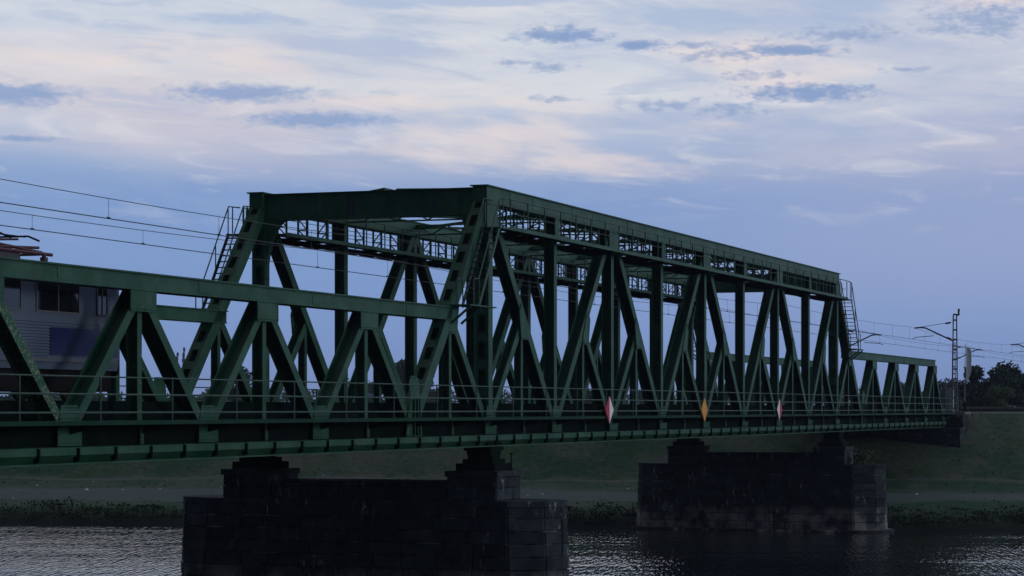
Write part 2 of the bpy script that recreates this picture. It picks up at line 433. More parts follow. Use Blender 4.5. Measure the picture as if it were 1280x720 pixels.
CACHE = {}
def member(name, p0, p1, w, d, kind='H', parent=bridge, m='steel'):
    """steel member lying in a truss plane; w across the bridge, d in the plane"""
    p0, p1 = Vector(p0), Vector(p1); ln = (p1 - p0).length
    key = (name, round(ln, 3), w, d, kind, m)
    if key not in CACHE:
        mb = MB(); t = 0.035
        if kind == 'H':
            mb.box(-d / 2, d / 2, -w / 2, -w / 2 + t, 0, ln); mb.box(-d / 2, d / 2, w / 2 - t, w / 2, 0, ln)
            mb.box(d / 2 - 0.06, d / 2 - 0.025, -w / 2 + t, w / 2 - t, 0, ln)      # back web of the trough section
        else:                                   # two channels joined by batten plates, dark gaps between
            mb.box(-d / 2, d / 2, -w / 2, -w / 2 + t, 0, ln); mb.box(-d / 2, d / 2, w / 2 - t, w / 2, 0, ln)
            for sx in (-1, 1):
                xa, xb = sorted((sx * d / 2, sx * (d / 2 - 0.03)))
                for sy in (-1, 1):
                    ya, yb = sorted((sy * (w / 2 - t), sy * (w / 2 - 0.13)))
                    mb.box(xa, xb, ya, yb, 0, ln)
                n = max(2, int(ln / 1.0)); st = ln / n
                for i in range(n + 1):
                    za, zb_ = max(0, i * st - 0.2), min(ln, i * st + 0.2)
                    mb.box(xa, xb, -w / 2 + 0.13, w / 2 - 0.13, za, zb_)
            mb.box(d / 2 - 0.07, d / 2 - 0.04, -w / 2 + t, w / 2 - t, 0, ln)
        CACHE[key] = mb.mesh(name, m)
    a = math.atan2(p1.x - p0.x, p1.z - p0.z)
    return put(name, CACHE[key], parent, p0 - BO, (0, a, 0))


def plate(name, poly, y, t=0.024, m='steel', parent=bridge):
    return bp_(name, MB().prism(poly, 'y', y - t / 2, y + t / 2), m, parent)

GP = {}
def gusset(poly_key, poly, x, z, y):
    """shared gusset plate mesh placed at a node"""
    if poly_key not in GP:
        mb = MB().prism(poly, 'y', -0.012, 0.012)
        # rows of rivet heads
        xs = [p[0] for p in poly]; zs = [p[1] for p in poly]
        x0_, x1_, z0_, z1_ = min(xs), max(xs), min(zs), max(zs)
        area = sum(xa * zb_ - xb * za for (xa, za), (xb, zb_) in zip(poly, poly[1:] + poly[:1]))
        sg = 1 if area > 0 else -1
        for (xa, za), (xb, zb_) in zip(poly, poly[1:] + poly[:1]):
            ln = math.hypot(xb - xa, zb_ - za); n = max(1, int((ln - 0.1) / 0.12))
            ex, ez = (xb - xa) / ln, (zb_ - za) / ln
            for i in range(n + 1):
                t = 0.06 + (ln - 0.12) * i / n
                qx, qz = xa + ex * t - sg * ez * 0.065, za + ez * t + sg * ex * 0.065
                mb.prism([(qx - 0.02, qz - 0.011), (qx, qz - 0.022), (qx + 0.02, qz - 0.011), (qx + 0.02, qz + 0.011), (qx, qz + 0.022), (qx - 0.02, qz + 0.011)], 'y', -0.026, 0.026)
        GP[poly_key] = mb.mesh('gusset_plate', 'steel')
    return put('gusset_plate', GP[poly_key], bridge, P(x, y, z))

# --- chords
for Y, out in ((YN, -1), (YF, 1)):
    # main top chord: deep box with a wide cover plate
    c = MB().box(nx(1) - 0.45, nx(9) + 0.45, Y - 0.29, Y + 0.29, 8.04, 8.64)
    c.box(nx(1) - 0.55, nx(9) + 0.55, Y - 0.37, Y + 0.37, 8.643, 8.69)
    c.box(nx(1) - 0.45, nx(9) + 0.45, Y - 0.33, Y + 0.33, 8.0, 8.037)
    tc_ = bp_('top_chord', c, 'steel')
    for k in range(1, 10):                       # splice plates
        for dx in (-2.6, 2.6):
            if 1 < k + dx / 8 < 9:
                s = MB().box(nx(k) + dx - 0.5, nx(k) + dx + 0.5, Y + out * 0.29 - 0.013, Y + out * 0.29 + 0.013, 8.1, 8.58)
                bp_('splice_plate', s, 'steel', tc_)
    # side-span chords
    for xa, xb in ((nx(NA + 0.5) - 0.25, nx(0.5) + 0.4), (nx(9.5) - 0.4, nx(13.5) + 0.25)):
        c = MB().box(xa, xb, Y - 0.27, Y + 0.27, 3.35, 3.76)
        c.box(xa - 0.03, xb + 0.03, Y - 0.34, Y + 0.34, 3.763, 3.81)
        c.box(xa, xb, Y - 0.31, Y + 0.31, 3.31, 3.347)
        sc = bp_('side_span_chord', c, 'steel')
        n = int((xb - xa) / 8)
        for i in range(n + 1):
            xs = xa + 4.2 + i * 8
            if xs < xb - 0.7:
                bp_('splice_plate', MB().box(xs - 0.55, xs + 0.55, Y + out * 0.27 - 0.012, Y + out * 0.27 + 0.012, 3.4, 3.72), 'steel', sc)
    # bottom chord: recessed web between two flanges
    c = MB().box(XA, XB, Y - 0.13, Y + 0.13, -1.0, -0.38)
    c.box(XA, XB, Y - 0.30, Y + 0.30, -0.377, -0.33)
    bp_('bottom_chord', c, 'steel_shade_dark')  # shade in the recess is put into the web colour
    # sloping lower ledge with fascia; its ribs are parts of their own
    s0, s1, s2 = Y + out * 0.14, Y + out * 0.30, Y + out * 0.52
    e = MB().prism([(s0, -1.003), (s2 - out * 0.02, -1.003), (s2, -1.02), (s2, -1.215), (s2 - out * 0.26, -1.42), (s0, -1.42)], 'x', XA, XB)
    ledge = bp_('lower_ledge', e, 'steel')
    lip = MB().box(XA, XB, min(s0, s2 - out * 0.04), max(s0, s2 - out * 0.04), -1.463, -1.423)
    bp_('ledge_lip', lip, 'steel', ledge)
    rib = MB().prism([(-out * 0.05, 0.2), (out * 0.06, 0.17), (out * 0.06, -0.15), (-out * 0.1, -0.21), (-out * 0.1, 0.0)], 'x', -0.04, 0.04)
    rm = rib.mesh('rib', 'steel_shade_dark')
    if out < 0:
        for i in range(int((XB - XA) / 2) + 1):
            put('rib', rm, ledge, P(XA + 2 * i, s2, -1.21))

# --- web members
PLT = [(-0.75, 0.03), (0.75, 0.03), (0.75, -0.62), (-0.75, -0.62)]
for Y, out in ((YN, -1), (YF, 1)):
    for k in range(1, 10):                       # tall posts
        if k in (1, 9): member('tall_post', (nx(k), Y, -0.36), (nx(k), Y, 8.0), 0.56, 0.46, 'L')
        else: member('tall_post', (nx(k), Y, -0.36), (nx(k), Y, 8.0), 0.46, 0.38)
    for a, c in ((1, 0), (1, 2), (3, 2), (3, 4), (5, 4), (5, 6), (7, 6), (7, 8), (9, 8), (9, 10)):
        p1, p0 = Vector((nx(a), Y, 8.2)), Vector((nx(c), Y, -0.75))
        if c in (0, 10): member('end_post', p0, p1, 0.54, 0.52, 'L')
        else: member('diagonal', p0, p1, 0.48, 0.40)
        mid = (Vector((nx(a), Y, ZT)) + Vector((nx(c), Y, ZB))) / 2
        member('short_diagonal', (nx(a), Y, -0.75), mid + Vector((0, 0, -0.15)), 0.36, 0.36)
        member('short_post', (mid.x, Y, -0.36), mid + Vector((0, 0, -0.2)), 0.30, 0.24)
        sgn = 1 if a > c else -1
        gusset(('mid', sgn), [(-0.42 * sgn, -0.85), (0.40 * sgn, -0.85), (0.62 * sgn, 0.25), (0.42 * sgn, 0.6), (0.05 * sgn, 0.35), (-0.34 * sgn, -0.4)], mid.x, mid.z, Y + out * 0.262)
    for k in [NA + 0.5 + i for i in range(5)] + [10.5, 11.5, 12.5, 13.5]:      # side spans
        top = Vector((nx(k), Y, 3.3))
        for c in (k - 0.5, k + 0.5):
            member('diagonal', (nx(c), Y, -0.75), top, 0.52, 0.31, m='steel_worn' if (k == -3.5 and c == -3 and out < 0) else 'steel')
        member('short_post', (nx(k), Y, -0.36), (nx(k), Y, 3.3), 0.36, 0.26)
        gusset('side', PLT, nx(k), 3.33, Y + out * 0.300)
    for k in range(1, 10):                       # plates under the top chord
        hw = 0.72 if k % 2 else 0.34
        if k % 2: gusset('topodd', [(-0.72, 0), (0.72, 0), (0.72, -0.75), (0.5, -1.05), (-0.5, -1.05), (-0.72, -0.75)], nx(k), 8.0, Y + out * 0.305)
        else: gusset('topeven', [(-0.3, 0), (0.3, 0), (0.3, -0.8), (-0.3, -0.8)], nx(k), 8.0, Y + out * 0.305)
    for k in range(NA, NBEND + 1):               # plates on the bottom chord
        gusset('bot', [(-0.62, -0.35), (-0.62, -0.98), (0.62, -0.98), (0.62, -0.35)], nx(k), 0, Y + out * 0.285)
        gusset('botup', [(-0.55, -0.32), (0.55, -0.32), (0.42, 0.1), (-0.42, 0.1)], nx(k), 0, Y + out * 0.272)
        gusset('stiff', [(-0.10, -0.39), (-0.10, -0.98), (0.10, -0.98), (0.10, -0.39)], nx(k + 0.5), 0, Y + out * 0.25) if k < NBEND else None
    # tall joint plates where the side spans meet the main span
    for k, s in ((0, -1), (10, 1)):
        gusset(('joint', s), [(-0.75, -0.98), (0.75, -0.98), (0.62, 0.15), (0.45, 1.05), (0.15, 1.18), (-0.32, 1.18), (-0.5, 0.9), (-0.36, 0.3), (-0.6, -0.3)], nx(k), 0, Y + out * 0.318)
        for dx in (-0.12, 0.16, 0.4):
            bp_('joint_stiffener', MB().box(nx(k) + dx - 0.03, nx(k) + dx + 0.03, *sorted((Y + out * 0.332, Y + out * 0.42)), -0.95, 0.35), 'steel')

# --- portals, cross frames and bracing between the trusses
for k in (1, 9):
    s = -1 if k == 1 else 1
    x = nx(k)
    pb_ = MB().box(x - 0.16, x + 0.16, YN + 0.30, YF - 0.30, 7.60, 8.58)
    pb_.box(x - 0.30, x + 0.30, YN + 0.30, YF - 0.30, 8.583, 8.62)
    pb_.box(x - 0.28, x + 0.28, YN + 0.9, YF - 0.9, 7.557, 7.597)
    portal = bp_('portal_beam', pb_, 'steel')
    for i in range(6):                           # web stiffeners
        y = YN + 0.95 + i * (YF - YN - 1.9) / 5
        bp_('stiffener', MB().box(x + s * 0.16 - 0.05, x + s * 0.16 + 0.05, y - 0.025, y + 0.025, 7.61, 8.57), 'steel', portal)
    for Y, d in ((YN, 1), (YF, -1)):             # curved knee brackets
        poly = [(Y + d * 0.29, 7.59), (Y + d * 1.15, 7.59)]
        for i in range(9):
            t = i / 8 * math.pi / 2
            poly.append((Y + d * (1.15 - 0.86 * math.sin(t) ** 1.2), 7.58 - 2.3 * (1 - math.cos(t)) - 0.02))
        poly.append((Y + d * 0.29, 5.2))
        bp_('knee_bracket', MB().prism(poly, 'x', x - 0.14, x + 0.14), 'steel', portal)
    for y0_, y1_, za, zb_ in ((33.0, 36.4, 8.62, 8.70), (36.9, 37.8, 8.75, 8.62)):
        bp_('top_plate', MB().prism([(y0_, 8.615), (y1_, 8.615), (y1_, zb_), (y0_, za)] if zb_ > 8.63 else [(y0_, 8.615), (y1_, 8.615), (y0_, za)], 'x', x + 0.0, x + 1.4), 'steel', portal)
    if k == 1:
        # sprayed letters on the face of the portal beam: flat paint, 4 mm proud
        fx = x - 0.166
        def yz(px, py):
            r_ = (px - 640) / 3000
            y = (fx * ST - r_ * fx * CT) / (CT + r_ * ST)
            return y, (511 - py) / 3000 * (fx * CT + y * ST)
        strokes = [[(405, 247), (405.5, 269)], [(411, 248), (415, 247), (412, 258), (411.5, 268)], [(418.5, 247), (418, 256), (421, 262), (424, 261)], [(425.5, 247), (425, 269)],
                   [(430, 247), (430, 262), (433, 269)], [(448, 246), (450, 259), (456, 266)], [(441, 247), (437, 269)],
                   [(513, 245), (506, 264)], [(518, 243), (515, 264)], [(522.5, 243), (521, 264)], [(525, 243), (529, 264)], [(531, 242), (534, 264)],
                   [(537, 245), (551, 244), (555, 254), (560, 264)], [(535, 250), (537, 264)]]
        gm, gn = MB(), MB()
        for ist, st_ in enumerate(strokes):
            if ist == 7:
                bp_('graffiti', gm, 'graffiti_shade', portal); gm = MB()
            pts = [yz(*p) for p in st_]
            for (ya, za), (yb, zb_) in zip(pts, pts[1:]):
                gm.bar((fx, ya, za), (fx, yb, zb_), 0.008, 0.055, up=Vector((0, yb - ya, zb_ - za)).cross(Vector((1, 0, 0))))
        bp_('graffiti', gm, 'graffiti_shade', portal)
        for quad in ([(433, 246), (443, 245.5), (444, 269), (433, 270)], [(540, 249), (546, 248.5), (546, 252), (540, 252.5)], [(540, 256), (546.5, 255.5), (547, 263.5), (540, 264)]):
            pts = [yz(*p) for p in quad]
            bp_('graffiti', MB().add([(fx + 0.002, y, z) for y, z in pts], [(0, 1, 2, 3)]), 'graffiti_navy', portal)
for k in range(2, 9):                            # cross struts
    x = nx(k)
    c = MB().box(x - 0.12, x + 0.12, YN + 0.3, YF - 0.3, 8.50, 8.55).box(x - 0.12, x + 0.12, YN + 0.3, YF - 0.3, 8.06, 8.11)
    n = 12
    for i in range(n):
        y0_, y1_ = YN + 0.3 + i * 9.0 / n, YN + 0.3 + (i + 1) * 9.0 / n
        z0_, z1_ = (8.1, 8.5) if i % 2 else (8.5, 8.1)
        c.bar((x, y0_, z0_), (x, y1_, z1_), 0.06, 0.05)
    bp_('cross_strut', c, 'steel')
for k in range(1, 9):                            # crossed lateral braces, in two layers
    for j, (ya, yb) in enumerate(((YN, YF), (YF, YN))):
        z = 8.33 + 0.14 * j
        da = 0.3 if ya < yb else -0.3
        c = MB().bar((nx(k) + 0.35, ya + da, z), (nx(k + 1) - 0.35, yb - da, z), 0.26, 0.10)
        bp_('lateral_brace', c, 'steel')

# --- walkways hung under the top chords
fr_ = MB()
for s in (-0.2, 0.2): fr_.box(-0.035, 0.035, s - 0.035, s + 0.035, 0, 0.94)
fr_.bar((0, -0.165, 0.42), (0, 0.165, 0.42), 0.04, 0.045).bar((0, -0.165, 0.45), (0, 0.165, 0.86), 0.035, 0.045).bar((0, -0.165, 0.08), (0, 0.165, 0.4), 0.035, 0.045)
frm = fr_.mesh('hanger_frame', 'steel')
brm = MB().prism([(-1.0, 0), (1.0, 0), (0.85, -0.10), (0.25, -0.2), (-0.25, -0.2), (-0.85, -0.10)], 'x', -0.06, 0.06).mesh('walkway_bracket', 'steel_shade_dark')
wpm = MB().box(-0.022, 0.022, -0.022, 0.022, 0, 1.09).mesh('railing_post', 'steel_rail')
ZW = 7.06
for Y, out in ((YN, -1), (YF, 1)):
    for s in (-1, 1):
        ya, yb = sorted((Y + s * 0.24, Y + s * 0.98))
        fl = MB().box(nx(1) + 0.25, nx(9) - 0.25, ya, yb, ZW - 0.05, ZW)
        fl.box(nx(1) + 0.25, nx(9) - 0.25, *sorted((Y + s * 0.983, Y + s * 1.02)), ZW - 0.1, ZW + 0.05)
        bp_('walkway_floor', fl, 'steel')
        ry = Y + s * 0.96
        rl = bp_('walkway_railing', MB().tube([(nx(1) + 0.3, ry, ZW + 1.1), (nx(9) - 0.3, ry, ZW + 1.1)], 0.026, 6).tube([(nx(1) + 0.3, ry, ZW + 0.55), (nx(9) - 0.3, ry, ZW + 0.55)], 0.014, 5), 'steel_rail')
        for i in range(32):
            put('railing_post', wpm, rl, P(nx(1) + 0.4 + i * (L * 8 - 0.8) / 31, ry, ZW))
    for i in range(1, 32):
        if i % 4 == 0: continue
        put('hanger_frame', frm, bridge, P(nx(1) + 2 * i, Y, ZW), (0, 0, 0 if i % 3 else math.pi))
        put('walkway_bracket', brm, bridge, P(nx(1) + 2 * i, Y, ZW - 0.055))

# --- stairs up the end posts, with landings
stp = MB().box(-0.12, 0.12, -0.3, 0.3, -0.018, 0.018).mesh('step', 'steel_rail')
for Y, out in ((YN, -1), (YF, 1)):
    for s, k in ((1, 1), (-1, 9)):               # s = +1: climbs towards +x
        yc = Y + out * 0.66
        xt, xb = nx(k) - s * 0.9, nx(k) - s * 3.2
        zt, zb_ = ZW, 3.9
        st = MB()
        for e in (-0.33, 0.33):
            st.bar((xb, yc + e, zb_ - 0.05), (xt, yc + e, zt - 0.05), 0.04, 0.16)
        stair = bp_('stair', st, 'steel_rail')
        for i in range(1, 13):
            t = i / 13
            put('step', stp, stair, P(xb + (xt - xb) * t, yc, zb_ + (zt - zb_) * t))
        hr = MB()
        for e in (-0.33, 0.33):
            hr.tube([(xb - s * 0.55, yc + e, zb_ + 0.95), (xb, yc + e, zb_ + 1.0), (xt, yc + e, zt + 1.05), (xt + s * 1.0, yc + e, zt + 1.08)], 0.03, 6)
            for t in (0.02, 0.5, 0.98):
                p = Vector((xb + (xt - xb) * t, yc + e, zb_ + (zt - zb_) * t)); hr.tube([p, p + Vector((0, 0, 1.02))], 0.025, 5)
            hr.tube([(xb - s * 0.55, yc + e, zb_), (xb - s * 0.55, yc + e, zb_ + 0.96)], 0.025, 5)
            hr.tube([(xt + s * 0.35, yc + e, zt), (xt + s * 0.35, yc + e, zt + 1.06)], 0.025, 5)
        bp_('handrail', hr, 'steel_rail', stair)
        ld = MB().box(*sorted((xb - s * 1.1, xb + s * (1.7 if out < 0 else 0.3))), yc - 0.42, yc + 0.42, zb_ - 0.06, zb_ - 0.01)
        ld.bar((xb - s * 1.0, Y + out * 0.28, 3.2), (xb - s * 1.0, yc + out * 0.38, zb_ - 0.07), 0.06, 0.08).bar((xb, Y + out * 0.28, 3.2), (xb, yc + out * 0.38, zb_ - 0.07), 0.06, 0.08)
        bp_('landing', ld, 'steel')
        bp_('landing', MB().box(*sorted((xt - s * 0.1, xt + s * 1.35)), yc - 0.40, yc + 0.40, ZW - 0.11, ZW - 0.055), 'steel')

# --- deck: floor beams, stringers, ballast trough, footways with railings
fbm = MB().box(-0.15, 0.15, -4.35, 4.35, -1.12, -0.35).box(-0.22, 0.22, -4.35, 4.35, -1.16, -1.123).mesh('floor_beam', 'steel_shade_dark')
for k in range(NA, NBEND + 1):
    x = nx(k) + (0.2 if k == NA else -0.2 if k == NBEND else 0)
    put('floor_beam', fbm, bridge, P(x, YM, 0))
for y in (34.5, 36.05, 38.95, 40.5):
    bp_('stringer', MB().box(XA, XB, y - 0.1, y + 0.1, -0.95, -0.26), 'steel_shade_dark')
bp_('deck_plate', MB().box(XA, XB, YN + 0.75, YF - 0.75, -0.255, -0.20), 'steel_shade_dark')
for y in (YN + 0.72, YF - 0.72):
    bp_('trough_side', MB().box(XA, XB, y - 0.02, y + 0.02, -0.5, 0.22), 'steel_shade_dark')  # near-black plates, deck shade painted into their colour
fpm = MB().box(-0.02, 0.02, -0.02, 0.02, 0, 1.16).mesh('railing_post', 'steel_rail')
cbm = MB().prism([(0, 0), (0.95, 0), (0.95, -0.07), (0, -0.3)], 'x', -0.04, 0.04).mesh('footway_bracket', 'steel_shade_dark')
for Y, out in ((YN, -1), (YF, 1)):
    fl = MB().box(XA, XB, *sorted((Y + out * 0.36, Y + out * 1.22)), -0.37, -0.32)
    foot = bp_('footway', fl, 'timber')
    bp_('footway_edge', MB().box(XA, XB, *sorted((Y + out * 1.223, Y + out * 1.27)), -0.43, -0.31), 'edge_paint', foot)
    ry = Y + out * 1.19
    rl = MB()
    for z, r_ in ((0.84, 0.024), (0.38, 0.030), (-0.10, 0.030)):
        rl.tube([(XA, ry, z), (XB + 1.5, ry, z)], r_, 6)
    rail = bp_('footway_railing', rl, 'steel_rail')
    for i in range(int((XB - XA) / 4) + 1):
        put('railing_post', fpm, rail, P(XA + 4 * i + 0.02, ry, -0.32))
        put('footway_bracket', cbm, foot, P(XA + 4 * i, Y + out * 0.3, -0.375), (0, 0, 0 if out > 0 else math.pi))

# --- bearings on the piers
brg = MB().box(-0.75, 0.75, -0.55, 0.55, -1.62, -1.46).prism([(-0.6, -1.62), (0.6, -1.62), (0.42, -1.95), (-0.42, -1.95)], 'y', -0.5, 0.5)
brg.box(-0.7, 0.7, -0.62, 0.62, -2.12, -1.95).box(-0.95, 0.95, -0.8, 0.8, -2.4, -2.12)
bgm = brg.mesh('bearing', 'steel_shade_dark')
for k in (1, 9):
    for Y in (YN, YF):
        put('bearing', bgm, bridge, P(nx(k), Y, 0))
        bp_('bearing_stool', MB().box(nx(k) - 0.8, nx(k) + 0.8, Y - 0.45, Y + 0.45, -1.455, -1.003), 'steel_shade_dark')

# ------------------------------------------------------------------ tracks
def track(y, label):
    t = root('railway_track', (0, y, -0.2), label, 'track', 'railway tracks over the bridge')
    for s in (-0.75, 0.75):
        m = MB().box(-40, 420, s - 0.035, s + 0.035, 0.36, 0.4).box(-40, 420, s - 0.01, s + 0.01, 0.26, 0.36).box(-40, 420, s - 0.07, s + 0.07, 0.23, 0.26)
        put('rail', m.mesh('rail', 'rust'), t)
    m = MB()
    for i in range(int(300 / 0.65)):
        x = -20 + i * 0.65
        m.box(x - 0.12, x + 0.12, -1.3, 1.3, 0.04, 0.228)
    tag(put('sleepers', m.mesh('sleepers', 'timber'), t), kind='stuff')
YT1, YT2 = 35.3, 39.7
track(YT1, 'railway track nearer the viewer, under the train, inside the bridge')
track(YT2, 'railway track on the far side of the bridge deck, behind the train')

# ------------------------------------------------------------------ piers
def block_mesh():
    """unit block, front towards -y, chamfered arrises"""
    c = 0.03; mb = MB()
    f = [(-0.5, -0.5), (0.5, -0.5), (0.5, 0.5), (-0.5, 0.5)]
    vs = [(x, 0.5, z) for x, z in f] + [(x, -0.4, z) for x, z in f] + [(x * (1 - 2 * c), -0.5, z * (1 - 3 * c)) for x, z in f]
    fs = [(0, 1, 2, 3), (8, 11, 10, 9)]
    for r_ in (0, 4):
        for i in range(4): fs.append((r_ + i, r_ + (i + 1) % 4, r_ + 4 + (i + 1) % 4, r_ + 4 + i))
    return mb.add(vs, fs).mesh('stone_block', 'stone')
BLK = block_mesh()

def course(parent, org, poly, z0, z1, length, rnd, closed=True, thick=0.3, edges=None):
    """one course of blocks round a plan polygon given counter-clockwise in world x, y"""
    n = len(poly)
    for i in range(n if closed else n - 1):
        if edges and i not in edges: continue
        a, c = Vector(poly[i]), Vector(poly[(i + 1) % n]); d = c - a; ln = d.length
        m = max(1, round(ln / length))
        cuts = [0] + sorted((j + rnd.uniform(-0.22, 0.22)) / m for j in range(1, m)) + [1]
        ang = math.atan2(d.y, d.x)
        nrm = Vector((d.y, -d.x)).normalized()
        for u0, u1 in zip(cuts, cuts[1:]):
            w = (u1 - u0) * ln
            mid = a + d * ((u0 + u1) / 2) + nrm * (rnd.uniform(-0.02, 0.03) - thick / 2)
            put('stone_block', BLK, parent, Vector((mid.x, mid.y, (z0 + z1) / 2)) - org, (0, 0, ang), (w - 0.035, thick, (z1 - z0) - 0.03))


def pier(k, label, seed):
    rnd = random.Random(seed); x = nx(k); org = Vector((x, YM, -9.2))
    pr = root('stone_pier', org, label, 'bridge pier', 'stone piers standing in the river')
    T, ha = 1.65, 8.1
    def plan(g_):
        t, h = T + g_, ha + g_
        q = [(x - t, YM + h - 1.75), (x - t, YM - h + 1.75), (x - t * 0.62, YM - h + 0.45), (x - t * 0.2, YM - h), (x + t * 0.2, YM - h), (x + t * 0.62, YM - h + 0.45),
             (x + t, YM - h + 1.75), (x + t, YM + h - 1.75), (x + t * 0.62, YM + h - 0.45), (x + t * 0.2, YM + h), (x - t * 0.2, YM + h), (x - t * 0.62, YM + h - 0.45)]
        return q
    core = MB().prism(plan(-0.035), 'z', -9.2, -3.62)
    core.box(x - 1.16, x + 1.16, YN + 1.0, YF - 1.0, -3.6, -2.9)
    for Y in (YN, YF): core.box(x - 1.27, x + 1.27, Y - 0.95, Y + 0.95, -3.6, -2.6)
    mb = core; mb.v = [tuple(Vector(p) - org) for p in mb.v]
    put('core', mb.mesh('core', 'mortar'), pr)
    z = -8.3; hs = [0.56, 0.54, 0.52, 0.5, 0.5, 0.5, 0.49, 0.48, 0.47]
    for i, h in enumerate(hs):
        g_ = 0.16 - 0.02 * i
        course(pr, org, plan(g_), z, z + h, 1.45, rnd, edges=(11, 0, 1, 2, 3, 4, 5, 8, 9, 10, 6) if i % 2 else (11, 0, 1, 2, 3, 4, 5, 6, 8, 9, 10))
        z += h
    cap = MB().prism(plan(0.02), 'z', z - 0.015, z + 0.2); cap.v = [tuple(Vector(p) - org) for p in cap.v]      # flat coping slab
    put('coping', cap.mesh('coping', 'stone'), pr)
    zc = z + 0.2
    for Y in (YN, YF):
        rect = [(x - 1.35, Y + 1.02), (x - 1.35, Y - 1.02), (x + 1.35, Y - 1.02), (x + 1.35, Y + 1.02)]
        course(pr, org, rect, zc, zc + 0.48, 1.05, rnd)
        course(pr, org, rect, zc + 0.48, zc + 0.92, 1.3, rnd)
        ps = MB().box(x - 1.42, x + 1.42, Y - 1.08, Y + 1.08, zc + 0.92, -2.4); ps.v = [tuple(Vector(p) - org) for p in ps.v]
        put('pedestal_slab', ps.mesh('pedestal_slab', 'stone'), pr)
    for xs, ys in ((x - 1.22, (YF - 1.05, YN + 1.05)), (x + 1.22, (YN + 1.05, YF - 1.05))):
        course(pr, org, [(xs, ys[0]), (xs, ys[1])], zc, -2.98, 1.5, rnd, closed=False)
    wc = MB().box(x - 1.28, x + 1.28, YN + 1.09, YF - 1.09, -2.975, -2.82); wc.v = [tuple(Vector(p) - org) for p in wc.v]
    put('wall_coping', wc.mesh('wall_coping', 'stone'), pr)
    ft = MB().prism(plan(0.55), 'z', -9.2, -7.68); ft.v = [tuple(Vector(p) - org) for p in ft.v]
    put('footing', ft.mesh('footing', 'mortar'), pr)
    return pr
pier(1, 'dark stone block pier nearest the viewer, rising from the bottom edge of the picture', 3)
pier(9, 'pale-stained stone block pier standing by the far bank', 4)

# small iron post on the near pier, shrub on the far pier
o = root('marker_post', (nx(1) + 0.4, YN - 0.99, -2.4), 'thin iron post standing on the nearest pier beside the bearing', 'post')
put('shaft', MB().tube([(0, 0, 0), (0, 0, 0.62)], 0.035, 6).mesh('shaft', 'rust'), o)
put('cap', MB().tube([(0, 0, 0.62), (0, 0, 0.68)], 0.09, 6).mesh('cap', 'rust'), o)
put('base', MB().tube([(0, 0, 0), (0, 0, 0.05)], 0.1, 6).mesh('base', 'rust'), o)

# ------------------------------------------------------------------ abutments and embankments
def abutment(x0, x1, front, label):
    org = Vector(((x0 + x1) / 2, YM, -8))
    a = root('stone_abutment', org, label, 'abutment', 'abutments at the bridge ends')
    rnd = random.Random(int(x0))
    mb = MB().box(x0, x1, 31.05, 43.95, -8, -1.55)
    fx0, fx1 = (x0 + 1.4, x1) if front == 'a' else (x0, x1 - 1.4)
    mb.box(fx0, fx1, 31.05, 43.95, -1.55, -0.45)
    mb.v = [tuple(Vector(p) - org) for p in mb.v]
    put('core', mb.mesh('core', 'mortar'), a)
    wall_ = [(x0 - 0.03, 44.0), (x0 - 0.03, 31.0), (x1 + 0.03, 31.0), (x1 + 0.03, 44.0)]
    edges = (0, 1) if front == 'a' else (1, 2)
    z = -7.0
    while z < -1.6:
        course(a, org, wall_, z, z + 0.54, 1.25, rnd, thick=0.25, edges=edges); z += 0.545
    bk = [(fx0 - 0.03, 44.0), (fx0 - 0.03, 31.0), (fx1 + 0.03, 31.0), (fx1 + 0.03, 44.0)]
    course(a, org, bk, -1.5, -1.0, 1.4, rnd, thick=0.2, edges=(1,)); course(a, org, bk, -0.99, -0.5, 1.4, rnd, thick=0.2, edges=(1,))
    cp = MB().box(fx0 - 0.1, fx1 + 0.1, 30.85, 44.15, -0.45, -0.26); cp.v = [tuple(Vector(p) - org) for p in cp.v]
    put('coping', cp.mesh('coping', 'concrete'), a)
abutment(191.0, 195.5, 'a', 'dark stone abutment carrying the bridge end at the far levee')
abutment(35.8, 40.3, 'b', 'stone abutment carrying the bridge end on the near bank')

def embankment(xa, xb, xe_, name):
    top, b0 = -0.30, -7.5
    mb = MB()
    xs_ = [0, 3, 6, 10, 15, 22, 40, 80, 160, 300, 504]; n = len(xs_) - 1
    sec = [(19, b0), (24.5, -4.2), (29.2, -0.75), (30.6, top), (44.4, top), (45.8, -0.75), (50.5, -4.2), (56, b0)]
    for i in range(n + 1):
        x = xa + (xb - xa) * xs_[i] / 504; k = min(1.0, 0.0 + abs(x - xe_) / 16)
        for y, z in sec:
            if abs(y - YM) > 6.4: y = YM + math.copysign(6.3 + 0.04 * abs(z) + (abs(y - YM) - 6.3) * k, y - YM)
            dz_ = 0.15 * noise.noise(Vector((x * 0.2, y * 0.3, 2)))
            mb.v.append((x, y, z + (dz_ if z < top else 0)))
    m = len(sec)
    for i in range(n):
        for j in range(m - 1): mb.f.append((i * m + j, i * m + j + 1, (i + 1) * m + j + 1, (i + 1) * m + j))
    mb.f.append(tuple(range(m))); mb.f.append(tuple(n * m + j for j in range(m)))
    tag(put(name, mb.mesh(name, 'ground')), kind='structure')
embankment(195.6, 700, 195.6, 'railway_embankment')
embankment(35.7, -300, 35.7, 'railway_embankment')

